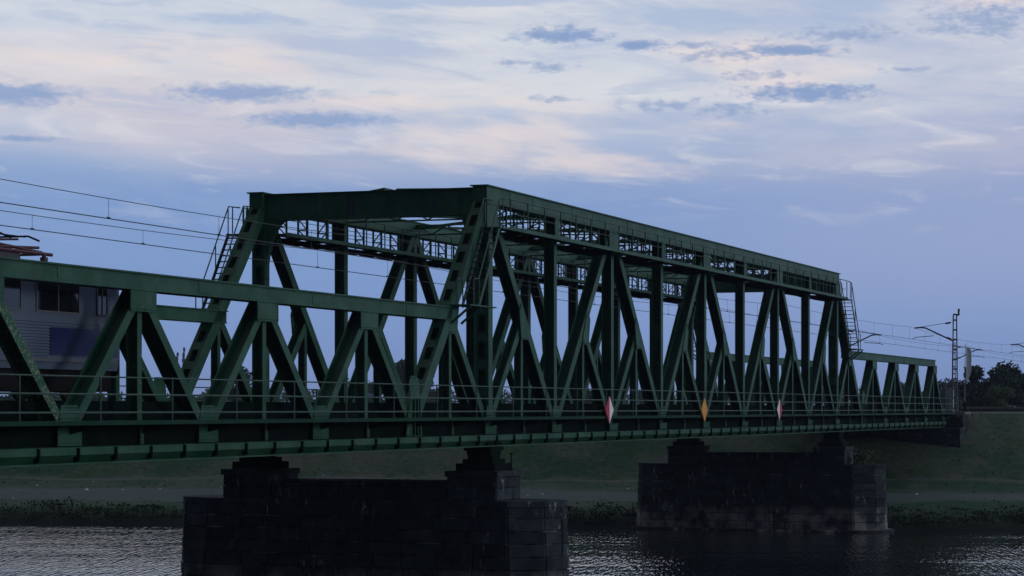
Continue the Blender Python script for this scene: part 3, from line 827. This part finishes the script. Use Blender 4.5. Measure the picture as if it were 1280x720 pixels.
# ------------------------------------------------------------------ the train
def train():
    xe = 61.1; ln = 20.0; yc = YT1; org = Vector((xe - ln / 2, yc, 0.2))
    t = root('train_carriage', org, 'silver and navy electric train carriage on the bridge at the left edge', 'train')
    hw = 1.44
    def sec(scale=1.0, dz_=0.0):
        pts = [(-hw + 0.06, 1.08), (-hw, 1.4), (-hw, 3.45)]
        for i in range(1, 10):
            a = math.pi * i / 10
            pts.append((-hw * math.copysign(abs(math.cos(a)) ** 0.75, math.cos(a)), 3.45 + 0.52 * math.sin(a) ** 0.8))
        pts += [(hw, 3.45), (hw, 1.4), (hw - 0.06, 1.08)]
        return [(p[0] * scale, p[1]) for p in pts]
    mb = MB(); s = sec(); n = len(s)
    stations = [(-ln / 2, 0.96), (-ln / 2 + 0.25, 1), (ln / 2 - 0.42, 1), (ln / 2 - 0.18, 0.97), (ln / 2, 0.9)]
    for x, k in stations:
        for y, z in s: mb.v.append((x, y * k, z if k == 1 else 1.08 + (z - 1.08) * (1 - (1 - k) * 0.4)))
    for i in range(len(stations) - 1):
        for j in range(n):
            mb.f.append((i * n + j, i * n + (j + 1) % n, (i + 1) * n + (j + 1) % n, (i + 1) * n + j))
    mb.f.append(tuple(range(n))); mb.f.append(tuple((len(stations) - 1) * n + j for j in range(n)))
    mb.v = [(x, y, z - 0.2) for x, y, z in mb.v]
    body = put('body', mb.mesh('body', 'train_silver', False), t)
    wx = lambda x: x - org.x
    for sd in (-1, 1):
        y0_, y1_ = sorted((sd * (hw - 0.005), sd * (hw + 0.04)))
        for i in range(14):                       # pressed ribs below the windows
            z = 1.28 + i * 0.082
            if abs(z - 2.4) < 0.05: continue
            put('rib', MB().box(-ln / 2 + 0.3, ln / 2 - 0.5, y0_, y1_, z - 0.2, z - 0.17).mesh('rib', 'train_silver'), body)
        put('sill_band', MB().box(-ln / 2 + 0.3, ln / 2 - 0.46, *sorted((sd * hw, sd * (hw + 0.035))), 1.10, 1.17).mesh('sill_band', 'train_trim'), body)
        put('navy_panel', MB().box(wx(57.0), ln / 2 - 0.45, *sorted((sd * (hw + 0.004), sd * (hw + 0.045))), 1.26, 2.02).mesh('navy_panel', 'train_navy'), body)
        for a, c in ((56.35, 58.55), (53.3, 55.5), (50.3, 52.5), (44.4, 46.6), (41.6, 43.8), (59.6, 60.1)):
            y2 = sorted((sd * (hw - 0.02), sd * (hw + 0.012)))
            w_ = put('window', MB().box(wx(a), wx(c), *y2, 2.46, 3.22).mesh('window', 'train_glass'), body)
            fr2 = MB()
            for (xa, xb, za, zb_) in ((a - 0.05, c + 0.05, 3.22, 3.27), (a - 0.05, c + 0.05, 2.41, 2.46), (a - 0.05, a, 2.46, 3.22), (c, c + 0.05, 2.46, 3.22), ((a + c) / 2 - 0.02, (a + c) / 2 + 0.02, 2.46, 3.22)):
                fr2.box(wx(xa), wx(xb), *sorted((sd * hw, sd * (hw + 0.028))), za, zb_)
            put('frame', fr2.mesh('frame', 'train_trim'), w_)
        for a in (47.5,):
            wd = 1.2 if a < 50 else 0.7
            d_ = put('door', MB().box(wx(a), wx(a + wd), *sorted((sd * hw, sd * (hw + 0.033))), 1.0, 3.1).mesh('door', 'train_silver'), body)
            put('handle', MB().box(wx(a + wd - 0.1), wx(a + wd - 0.06), *sorted((sd * (hw + 0.033), sd * (hw + 0.07))), 1.9, 2.4).mesh('handle', 'galv'), d_)
    # cab front
    fxx = ln / 2
    for y in (-0.62, 0.62):
        put('windscreen', MB().box(fxx - 0.03, fxx + 0.012, y - 0.48, y + 0.48, 2.25, 3.05).mesh('windscreen', 'train_glass'), body)
        put('headlight', MB().tube([(fxx - 0.02, y * 1.3, 1.55), (fxx + 0.04, y * 1.3, 1.55)], 0.12, 12).mesh('headlight', 'lamp_glass'), body)
        put('buffer', MB().tube([(fxx - 0.05, y * 1.4, 0.95), (fxx + 0.35, y * 1.4, 0.95)], 0.09, 10).tube([(fxx + 0.35, y * 1.4, 0.95), (fxx + 0.4, y * 1.4, 0.95)], 0.22, 14).mesh('buffer', 'train_under'), t)
    # roof gear
    put('roof_walk', MB().box(-8.5, 8.6, -0.55, 0.55, 3.78, 3.84).mesh('roof_walk', 'train_roof'), body)
    for x in (-6.5, -3.2, 4.9):
        put('roof_box', MB().box(x - 0.9, x + 0.9, -0.6, 0.6, 3.845, 4.08).mesh('roof_box', 'train_roof'), t)
    # folded red pantograph
    pc = wx(56.6); zb_ = 3.86
    pm = MB()
    for y in (-0.62, 0.62):
        pm.tube([(pc - 1.75, y, zb_ + 0.22), (pc + 1.9, y, zb_ + 0.22)], 0.055, 6)
        for x in (-1.5, 1.5): pm.tube([(pc + x, y, zb_), (pc + x, y, zb_ + 0.22)], 0.06, 8)
    for x in (-1.6, 0, 1.6): pm.tube([(pc + x, -0.62, zb_ + 0.22), (pc + x, 0.62, zb_ + 0.22)], 0.04, 6)
    pan = put('pantograph', pm.mesh('pantograph', 'panto_red'), t)
    ar = MB()
    for y in (-0.55, 0.55):
        ar.tube([(pc + 1.5, y, zb_ + 0.26), (pc - 1.5, y * 0.8, zb_ + 0.43)], 0.045, 6)
        ar.tube([(pc - 1.5, y * 0.8, zb_ + 0.43), (pc + 0.6, y * 0.6, zb_ + 0.58)], 0.035, 6)
        ar.tube([(pc - 1.5, y, zb_ + 0.26), (pc + 1.5, y * 0.8, zb_ + 0.40)], 0.045, 6)
    ar.tube([(pc - 1.5, -0.44, zb_ + 0.43), (pc - 1.5, 0.44, zb_ + 0.43)], 0.03, 6)
    put('arm', ar.mesh('arm', 'panto_red'), pan)
    hd = MB()
    for x in (-0.75, 0.7):
        hd.tube([(pc + x, -0.95, zb_ + 0.52), (pc + x, -0.6, zb_ + 0.66), (pc + x, 0.6, zb_ + 0.66), (pc + x, 0.95, zb_ + 0.52)], 0.03, 6)
    for y in (-0.5, 0.5): hd.tube([(pc - 0.75, y, zb_ + 0.64), (pc + 0.7, y, zb_ + 0.64)], 0.02, 5)
    put('contact_head', hd.mesh('contact_head', 'train_under'), pan)
    for x in (-1.5, 1.5):
        for y in (-0.62, 0.62):
            put('insulator', MB().tube([(pc + x, y, zb_ - 0.02), (pc + x, y, zb_ + 0.13)], 0.11, 10).mesh('insulator', 'insulator'), pan)
    # running gear
    put('underframe', MB().box(-ln / 2 + 0.4, ln / 2 - 0.4, -1.25, 1.25, 0.28, 0.9).mesh('underframe', 'train_under'), t)
    for bx in (-6.8, 6.8):
        bg = put('bogie', MB().box(bx - 1.7, bx + 1.7, -1.05, -0.9, 0.32, 0.62).box(bx - 1.7, bx + 1.7, 0.9, 1.05, 0.32, 0.62).box(bx - 0.25, bx + 0.25, -0.9, 0.9, 0.35, 0.6).mesh('bogie', 'train_under'), t)
        for x in (-1.25, 1.25):
            for y in (-0.76, 0.76):
                put('wheel', MB().tube([(bx + x, y - 0.06, 0.47), (bx + x, y + 0.06, 0.47)], 0.46, 18).mesh('wheel', 'rust'), bg)
    # hidden second carriage is off the picture: the coupling end
    put('gangway', MB().box(-ln / 2 - 0.3, -ln / 2 + 0.05, -0.6, 0.6, 0.9, 3.1).mesh('gangway', 'train_under'), t)
train()

# ------------------------------------------------------------------ overhead line
def catenary(y, label, mess):
    o = root('overhead_line', (X0, y, 5.63), label, 'overhead wire', 'overhead lines of the two tracks')
    pts = lambda zf, xs: [(x - X0, 0, zf(x) - 5.63) for x in xs]
    sup = [-20, 40, 92, 150, 193, 249, 310, 370]
    def zm(x):
        for a, c in zip(sup, sup[1:]):
            if a <= x <= c:
                t = (x - a) / (c - a); return mess + 0.18 - (0.18 if c - a < 50 else 0.38) * 4 * t * (1 - t)
        return mess
    xs = [sup[0] + i * 2.5 for i in range(int((sup[-1] - sup[0]) / 2.5) + 1)]
    put('contact_wire', MB().tube(pts(lambda x: 5.63, [xs[0], xs[-1]]), 0.016, 5).mesh('contact_wire', 'wire'), o)
    put('messenger_wire', MB().tube(pts(zm, xs), 0.012, 5).mesh('messenger_wire', 'wire'), o)
    x = 34.0 if y < 37 else 37.0
    while x < 300:
        put('dropper', MB().tube([(x - X0, 0, 0), (x - X0, 0, zm(x) - 5.63)], 0.007, 4).tube([(x - X0 - 0.08, 0, 0.02), (x - X0 + 0.08, 0, 0.02)], 0.03, 5).mesh('dropper', 'wire'), o)
        x += 7.2
catenary(YT1, 'upper pair of thin overhead wires with droppers, above the nearer track', 6.42)
catenary(YT2, 'lower pair of thin overhead wires with droppers, above the far track', 6.28)


def mast(x, y, side, label, h=7.5, top=True):
    """lattice mast; side = +1: arm reaches to +y"""
    z0 = -0.35
    o = root('catenary_mast', (x, y, z0), label, 'mast', 'lattice catenary masts beyond the bridge')
    m = MB(); w = 0.21; H = h - z0
    for s in (-1, 1):
        m.bar((0, s * w, 0), (0, s * w * 0.62, H), 0.09, 0.09, up=(1, 0, 0))
    put('channel_pair', m.mesh('channel_pair', 'galv'), o)
    n = 10
    for i in range(n):
        za, zb_ = H * i / n, H * (i + 1) / n
        wa = w * (1 - 0.38 * i / n)
        put('batten', MB().bar((0, -wa, (za + zb_) / 2), (0, wa, (za + zb_) / 2), 0.05, 0.13).mesh('batten', 'galv'), o)
    put('foundation', MB().box(-0.45, 0.45, -0.45, 0.45, -0.6, 0.12).mesh('foundation', 'concrete'), o)
    za = 5.45 - z0
    arm = put('cantilever_arm', MB().tube([(0, side * w * 0.8, za), (0, side * 2.35, za + 1.05), (0, side * 2.75, za + 1.1), (0, side * 3.25, za + 1.06)], 0.06, 7).mesh('cantilever_arm', 'wire'), o)
    put('tie_rod', MB().tube([(0, side * w * 0.6, za + 1.52), (0, side * 2.75, za + 1.13)], 0.022, 5).mesh('tie_rod', 'wire'), arm)
    put('steady_arm', MB().tube([(0, side * 1.7, za + 0.42), (0, side * 3.1, za + 0.32), (0, side * 3.4, za + 0.2)], 0.028, 5).mesh('steady_arm', 'wire'), arm)
    put('insulator', MB().tube([(0, side * 0.35, za + 1.46), (0, side * 0.75, za + 1.4)], 0.075, 8).mesh('insulator', 'insulator'), arm)
    put('insulator', MB().tube([(0, side * 0.3, za + 0.1), (0, side * 0.62, za + 0.25)], 0.085, 8).mesh('insulator', 'insulator'), arm)
    if top:
        put('finial', MB().tube([(0, -0.1, H), (0, -0.3, H + 0.05), (0, -0.32, H + 0.5)], 0.1, 7).tube([(0, 0, H), (0, 0, H + 0.12)], 0.16, 7).mesh('finial', 'wire'), o)
mast(193.0, 31.75, 1, 'tall grey lattice mast with dark arm at the right end of the bridge')
mast(268.5, 44.3, -1, 'shorter-looking lattice mast just right of and behind the tall one, arm pointing right', 7.4, False)
mast(210.5, 44.35, -1, 'lattice mast hidden behind the far end of the bridge, only its arm tip showing', 7.2, False)
mast(247.0, 31.75, 1, 'lattice mast beyond the right edge, only its arm tip in view', 7.4, False)

# feather flag and small things by the mast
o = root('feather_flag', (place(0, 1).x, 0, 0), 'pale feather-shaped banner flag on a thin pole, right of the masts', 'flag')
D_, px_ = 206.0, 1206
lat = (px_ - 640) / 3000 * D_
pt = place(lat, D_)
o.location = (pt.x, pt.y, -0.3)
put('pole', MB().tube([(0, 0, 0), (0, 0, 3.0), (0.02, -0.05, 5.9)], 0.05, 7, 0.02).mesh('pole', 'galv'), o)
fl = MB(); pr_ = [(5.55, 0.42, 0.02), (5.3, 0.62, 0.08), (4.6, 0.66, 0.1), (3.8, 0.62, 0.1), (3.3, 0.52, 0.12), (2.9, 0.28, 0.05), (2.6, 0.1, 0.02)]
for z, w1, bul in pr_:
    for s in (0.02, -0.02): fl.v += [(s, -0.12, z), (bul + s, -0.12 - w1 * 0.4, z), (s, -0.14 - w1 * 0.66, z)]
n = 6
for i in range(len(pr_) - 1):
    A, B_ = i * n, (i + 1) * n
    for s in (0, 3):
        for j in (0, 1): fl.f.append((A + s + j, A + s + j + 1, B_ + s + j + 1, B_ + s + j))
    for j in (0, 2): fl.f.append((A + j, A + j + 3, B_ + j + 3, B_ + j))
fl.f.append((0, 1, 2, 5, 4, 3)); fl.f.append(tuple((len(pr_) - 1) * n + j for j in (0, 1, 2, 5, 4, 3)))
put('banner', fl.mesh('banner', 'flag_cloth'), o)
put('base', MB().box(-0.3, 0.3, -0.3, 0.3, 0, 0.12).tube([(0, 0, 0.1), (0, 0, 0.9)], 0.09, 8).mesh('base', 'train_under'), o)

o = root('equipment_cabinet', (195.2, 32.55, -0.28), 'pale grey trackside cabinet at the foot of the tall mast', 'cabinet')
put('body', MB().box(-0.35, 0.35, -0.3, 0.3, 0.1, 1.9).mesh('body', 'cabinet_grey'), o)
put('lid', MB().box(-0.4, 0.4, -0.35, 0.35, 1.903, 2.0).mesh('lid', 'cabinet_grey'), o)
put('door', MB().box(-0.375, -0.353, -0.25, 0.25, 0.2, 1.8).mesh('door', 'cabinet_grey'), o)
put('plinth', MB().box(-0.4, 0.4, -0.35, 0.35, -0.2, 0.097).mesh('plinth', 'concrete'), o)

o = root('metal_barrier', (194.3, 32.6, -0.26), 'short dark barred railing on the abutment left of the tall mast', 'railing')
put('rail', MB().tube([(0, -1.0, 1.2), (0, 1.1, 1.2)], 0.03, 6).mesh('rail', 'steel_shade_dark'), o)
put('rail', MB().tube([(0, -1.0, 0.15), (0, 1.1, 0.15)], 0.03, 6).mesh('rail', 'steel_shade_dark'), o)
bm_ = MB().tube([(0, 0, 0), (0, 0, 1.2)], 0.025, 5).mesh('bar', 'steel_shade_dark')
for i in range(8): put('bar', bm_, o, (0, -1.0 + 0.3 * i, 0))

# ------------------------------------------------------------------ navigation marks on the near railing
def mark(px, faces, label, half=0.6):
    y = YN - 1.32
    d = 1720 - px; D = 3000 * y / (CT * d); x = (D - y * ST) / CT
    o = root('navigation_sign', (x, y, -0.62), label, 'sign', 'diamond navigation signs on the bridge railing')
    zc = 0.62 - 0.05
    t0, t1 = -0.035, -0.005
    if len(faces) == 2:
        put('left_half', MB().prism([(-0.004, half + zc), (-half, zc), (-0.004, -half + zc)], 'y', t0, t1).mesh('left_half', faces[0]), o)
        put('right_half', MB().prism([(0.004, half + zc), (half, zc), (0.004, -half + zc)], 'y', t0, t1).mesh('right_half', faces[1]), o)
    else:
        put('face', MB().prism([(0, half + zc), (-half, zc), (0, -half + zc), (half, zc)], 'y', t0, t1).mesh('face', faces[0]), o)
    put('backing', MB().prism([(0, half * 0.97 + zc), (-half * 0.97, zc), (0, -half * 0.97 + zc), (half * 0.97, zc)], 'y', 0.0, 0.02).mesh('backing', 'sign_back'), o)
    put('bracket', MB().box(-0.04, 0.04, 0.022, 0.09, zc - 0.5, zc + 0.45).mesh('bracket', 'galv'), o)
mark(761, ['sign_red', 'sign_white'], 'diamond sign with red left and white right half, leftmost on the railing')
mark(880, ['sign_yellow'], 'plain yellow diamond sign between the two red and white ones')
mark(974, ['sign_white', 'sign_red'], 'diamond sign with white left and red right half, rightmost on the railing')

# ------------------------------------------------------------------ vegetation
def leaf(mb, p, size, rnd):
    a = Vector((rnd.gauss(0, 1), rnd.gauss(0, 1), rnd.gauss(0, 1))).normalized()
    c = a.orthogonal().normalized(); c = (Matrix.Rotation(rnd.uniform(0, 6.28), 3, a) @ c); d = a.cross(c)
    s1, s2 = size * rnd.uniform(0.6, 1.2), size * rnd.uniform(0.35, 0.7)
    mb.add([p - c * s1, p + d * s2 + a * s1 * 0.25, p + c * s1, p - d * s2 + a * s1 * 0.2], [(0, 1, 2), (0, 2, 3)])


def tree_meshes(seed, h, rx, shape='round', leaves=3000, lsize=0.35, m='leaf1', lobes=13):
    rnd = random.Random(seed)
    tr = MB(); th = h * 0.36 if shape == 'round' else h * 0.85
    tr.tube([(0, 0, -0.4), (0.1, 0.05, th * 0.5), (0.0, 0.1, th)], h * 0.022, 7, h * 0.01)
    cr = MB(); blobs = []
    if shape == 'round':
        for i in range(lobes):
            a = rnd.uniform(0, 6.28); rr = rx * math.sqrt(rnd.random()) * 0.72; zz = h * rnd.uniform(0.22, 0.86)
            k = 1.0 - 0.55 * abs((zz / h) - 0.5) * 1.5
            blobs.append((Vector((rr * math.cos(a) * k, rr * math.sin(a) * k, zz)), rx * rnd.uniform(0.28, 0.48)))
            tr.tube([(0, 0, th * rnd.uniform(0.55, 1)), blobs[-1][0]], h * 0.009, 5, h * 0.003)
    else:
        n = 12
        for i in range(n):
            t = i / (n - 1); zz = h * (0.12 + 0.84 * t)
            r_ = rx * (0.55 + 0.6 * math.sin(math.pi * min(1, t * 0.9 + 0.12))) * (1.0 - 0.62 * t ** 2)
            blobs.append((Vector((rnd.uniform(-0.25, 0.25) * rx, rnd.uniform(-0.25, 0.25) * rx, zz)), r_ * rnd.uniform(0.75, 1.1)))
    for i in range(leaves):
        c, r_ = rnd.choice(blobs)
        d = Vector((rnd.gauss(0, 1), rnd.gauss(0, 1), rnd.gauss(0, 1))).normalized() * r_ * (rnd.random() ** 0.38) * rnd.uniform(0.85, 1.12)
        if shape == 'round': d.z *= 0.82
        else: d.z *= 1.5
        leaf(cr, c + d, lsize, rnd)
    return tr.mesh('trunk', 'bark'), cr.mesh('crown', m)


def tree(meshes, px, D, label, group, s=1.0, z=None, rot=0.0, sz=None, name='broadleaf_tree', cat='tree'):
    p = place((px - 640) / 3000 * D, D)
    zz = ground_z(p.x, p.y) if z is None else z
    o = root(name, (p.x, p.y, zz), label, cat, group)
    for nm, me in zip(('trunk', 'crown'), meshes):
        put(nm, me, o, (0, 0, 0), (0, 0, rot), (s, s, sz or s))
    return o

TR = [tree_meshes(11 + i, 10, 4.4, 'round', 4200, 0.3, 'leaf%d' % (i % 3), 15) for i in range(4)]
PO = [tree_meshes(31 + i, 29, 2.5, 'poplar', 3000, 0.55, 'leaf1') for i in range(2)]
BG = tree_meshes(51, 9.0, 3.6, 'round', 6500, 0.22, 'leaf0', 17)
BG2 = tree_meshes(52, 8.0, 3.3, 'round', 6000, 0.22, 'leaf0', 15)
rt = 'trees beyond the far levee'
tree(BG, 1236, 270, 'large dark broadleaf tree with tallest crown right of the masts', rt, 1.17, z=-4.1)
tree(BG2, 1261, 272, 'large dark broadleaf tree adjoining the tallest one at the right edge', rt, 1.05, z=-3.9)
tree(TR[0], 1222, 278, 'dark broadleaf tree leaning against the left side of the tallest right-hand tree', rt, 0.5, z=-2.4)
tree(TR[1], 1290, 280, 'broadleaf tree cut by the right edge of the picture', rt, 0.55, z=-3.6)
tree(TR[2], 1250, 262, 'low dark bushy tree at the foot of the two large right-hand trees', rt, 0.42, z=-1.4)
tree(TR[3], 1276, 266, 'low dark bushy tree in the right corner below the large trees', rt, 0.42, z=-1.6)
tree(PO[0], 220.5, 1150, 'slim hazy poplar, left one of the pair seen through the left truss', 'hazy poplars on the horizon', 0.72, sz=1.08)
tree(PO[1], 229, 1140, 'slim hazy poplar, right and taller one of the pair seen through the left truss', 'hazy poplars on the horizon', 0.72, sz=1.15)
rnd = random.Random(5)
WH = {0: 'wide', 1: 'narrow'}
spots = [(1183, 520, 1.05), (1199, 560, 0.9), (1212, 600, 0.7), (1152, 640, 1.1), (1120, 700, 1.1), (1090, 620, 1.0), (1040, 600, 1.0), (985, 640, 1.05), (930, 560, 0.9), (870, 610, 1.0), (810, 640, 1.0), (740, 600, 1.0),
         (668, 560, 0.9), (600, 620, 1.0), (548, 500, 1.0), (509, 420, 1.28), (470, 560, 1.1), (415, 520, 1.15), (372, 560, 1.0), (330, 600, 1.1), (295, 480, 1.2), (262, 640, 0.9), (240, 760, 0.9), (205, 760, 0.85), (170, 640, 0.9), (120, 600, 0.95), (60, 620, 0.9), (8, 600, 0.9)]
ORD = ['first', 'second', 'third', 'fourth', 'fifth', 'sixth', 'seventh', 'eighth', 'ninth', 'tenth', 'eleventh', 'twelfth'] + ['%dth' % i for i in range(13, 21)] + ['21st', '22nd', '23rd'] + ['%dth' % i for i in range(24, 31)]
for i, (px, D, s) in enumerate(spots):
    if px == 509: lb = 'loose-crowned tree showing through the truss left of the nearest tall post'
    elif px in (1183, 1199, 1212): lb = {1183: 'rounded hazy tree just left of the masts', 1199: 'hazy tree directly behind the masts', 1212: 'hazy tree between the masts and the large dark tree'}[px]
    elif px == 295: lb = 'broadleaf tree showing low through the truss beside the two poplars'
    else: lb = 'hazy broadleaf tree behind the bridge, %s from the left in the horizon row' % ORD[len(spots) - 1 - i]
    tree(TR[i % 4], px, D, lb, 'distant trees seen through the truss', s * rnd.uniform(0.92, 1.06), rot=rnd.uniform(0, 6.28))

# low far woodland on the horizon, too far off to tell trees apart
mb = MB(); rnd = random.Random(8)
for i in range(14000):
    px = rnd.uniform(-150, 1450); D = rnd.uniform(900, 1150)
    hmax = 10 + 5 * noise.noise(Vector((px * 0.02, 0, 1))) + 3 * noise.noise(Vector((px * 0.09, 3, 1)))
    p = place((px - 640) / 3000 * D, D, -4 + hmax * rnd.random() ** 0.7)
    leaf(mb, p, 1.1, rnd)
tag(put('far_woodland', mb.mesh('far_woodland', 'leaf1')), 'low hazy woodland along the whole horizon', 'woodland', kind='stuff')

# weeds at the waterline, tufts on the banks
mb = MB(); rnd = random.Random(9)
for i in range(1700):
    v = rnd.uniform(-80, 100); u = 158.0 + min(5.2, abs(rnd.gauss(0, 2.4)))
    hh = max(0.06, 0.2 + 0.5 * noise.noise(Vector((v * 0.13, u * 0.3, 4)))) * rnd.choice((0.5, 0.7, 0.9, 1.1, 1.3, 2.0))
    p = UN * u + VN * v; z = ground_z(p.x, p.y)
    for j in range(16):
        leaf(mb, Vector((p.x + rnd.gauss(0, 0.4), p.y + rnd.gauss(0, 0.4), z + hh * rnd.random())), 0.12, rnd)
tag(put('waterside_weeds', mb.mesh('waterside_weeds', 'weed')), 'dark weeds and scrub along the far waterline', 'weeds', kind='stuff')
mb = MB(); rnd = random.Random(10)
for i in range(5000):
    v = rnd.uniform(-75, 95); u = rnd.uniform(163, 203)
    if 167 < u < 176 and rnd.random() < 0.88: continue
    if noise.noise(Vector((u * 0.25, v * 0.12, 7))) < -0.12: continue
    p = UN * u + VN * v; z = ground_z(p.x, p.y)
    h = rnd.uniform(0.06, 0.2)
    for j in range(2):
        a = rnd.uniform(0, 6.28); w = Vector((math.cos(a), math.sin(a), 0)) * rnd.uniform(0.03, 0.09); t = Vector((rnd.gauss(0, 0.1), rnd.gauss(0, 0.1), h))
        b0 = Vector((p.x + rnd.gauss(0, 0.12), p.y + rnd.gauss(0, 0.12), z - 0.03))
        mb.add([b0 - w, b0 + w, b0 + t], [(0, 1, 2)])
tag(put('grass_tufts', mb.mesh('grass_tufts', 'ground')), 'dry grass tufts on the far bank and levee slope', 'grass', kind='stuff')
mb = MB(); rnd = random.Random(12)
for i in range(70):
    v = rnd.uniform(-75, 90); u = rnd.gauss(178, 7)
    p = UN * u + VN * v; z = ground_z(p.x, p.y); s = rnd.uniform(0.04, 0.16)
    mb.add([(p.x - s, p.y - s * .7, z - .02), (p.x + s, p.y - s, z - .02), (p.x + s * .8, p.y + s, z - .02), (p.x - s, p.y + s * .9, z - .02), (p.x, p.y, z + s)], [(0, 1, 4), (1, 2, 4), (2, 3, 4), (3, 0, 4)])
tag(put('pale_stones', mb.mesh('pale_stones', 'pebble')), 'scattered pale stones on the far bank', 'stones', kind='stuff')

# shrub on the far pier
cr = MB(); rnd = random.Random(14)
for i in range(420):
    d = Vector((rnd.gauss(0, 0.3), rnd.gauss(0, 0.3), abs(rnd.gauss(0.45, 0.32)))); leaf(cr, d, 0.11, rnd)
o = root('pier_shrub', (nx(9) - 0.2, YN - 1.9, -3.55), 'small green shrub growing on top of the far pier', 'shrub')
put('foliage', cr.mesh('foliage', 'leaf2'), o)
put('stem', MB().tube([(0, 0, 0), (0.05, 0, 0.5)], 0.03, 5).tube([(0, 0, 0.1), (-0.15, 0.1, 0.6)], 0.02, 5).mesh('stem', 'bark'), o)

# ------------------------------------------------------------------ haze
hm = bpy.data.materials.new('haze'); hm.use_nodes = True; hm.node_tree.nodes.clear()
pv = hm.node_tree.nodes.new('ShaderNodeVolumePrincipled')
pv.inputs['Color'].default_value = (0.62, 0.76, 1.0, 1); pv.inputs['Density'].default_value = 0.00013; pv.inputs['Anisotropy'].default_value = 0.2
ho = hm.node_tree.nodes.new('ShaderNodeOutputMaterial'); hm.node_tree.links.new(pv.outputs[0], ho.inputs['Volume'])
MATS['haze'] = hm
hz = put('haze', MB().box(-4200, 4200, -4200, 4200, -11.5, 40).mesh('haze', 'haze'))
tag(hz, 'thin evening haze filling the air over the river', 'haze', kind='stuff')
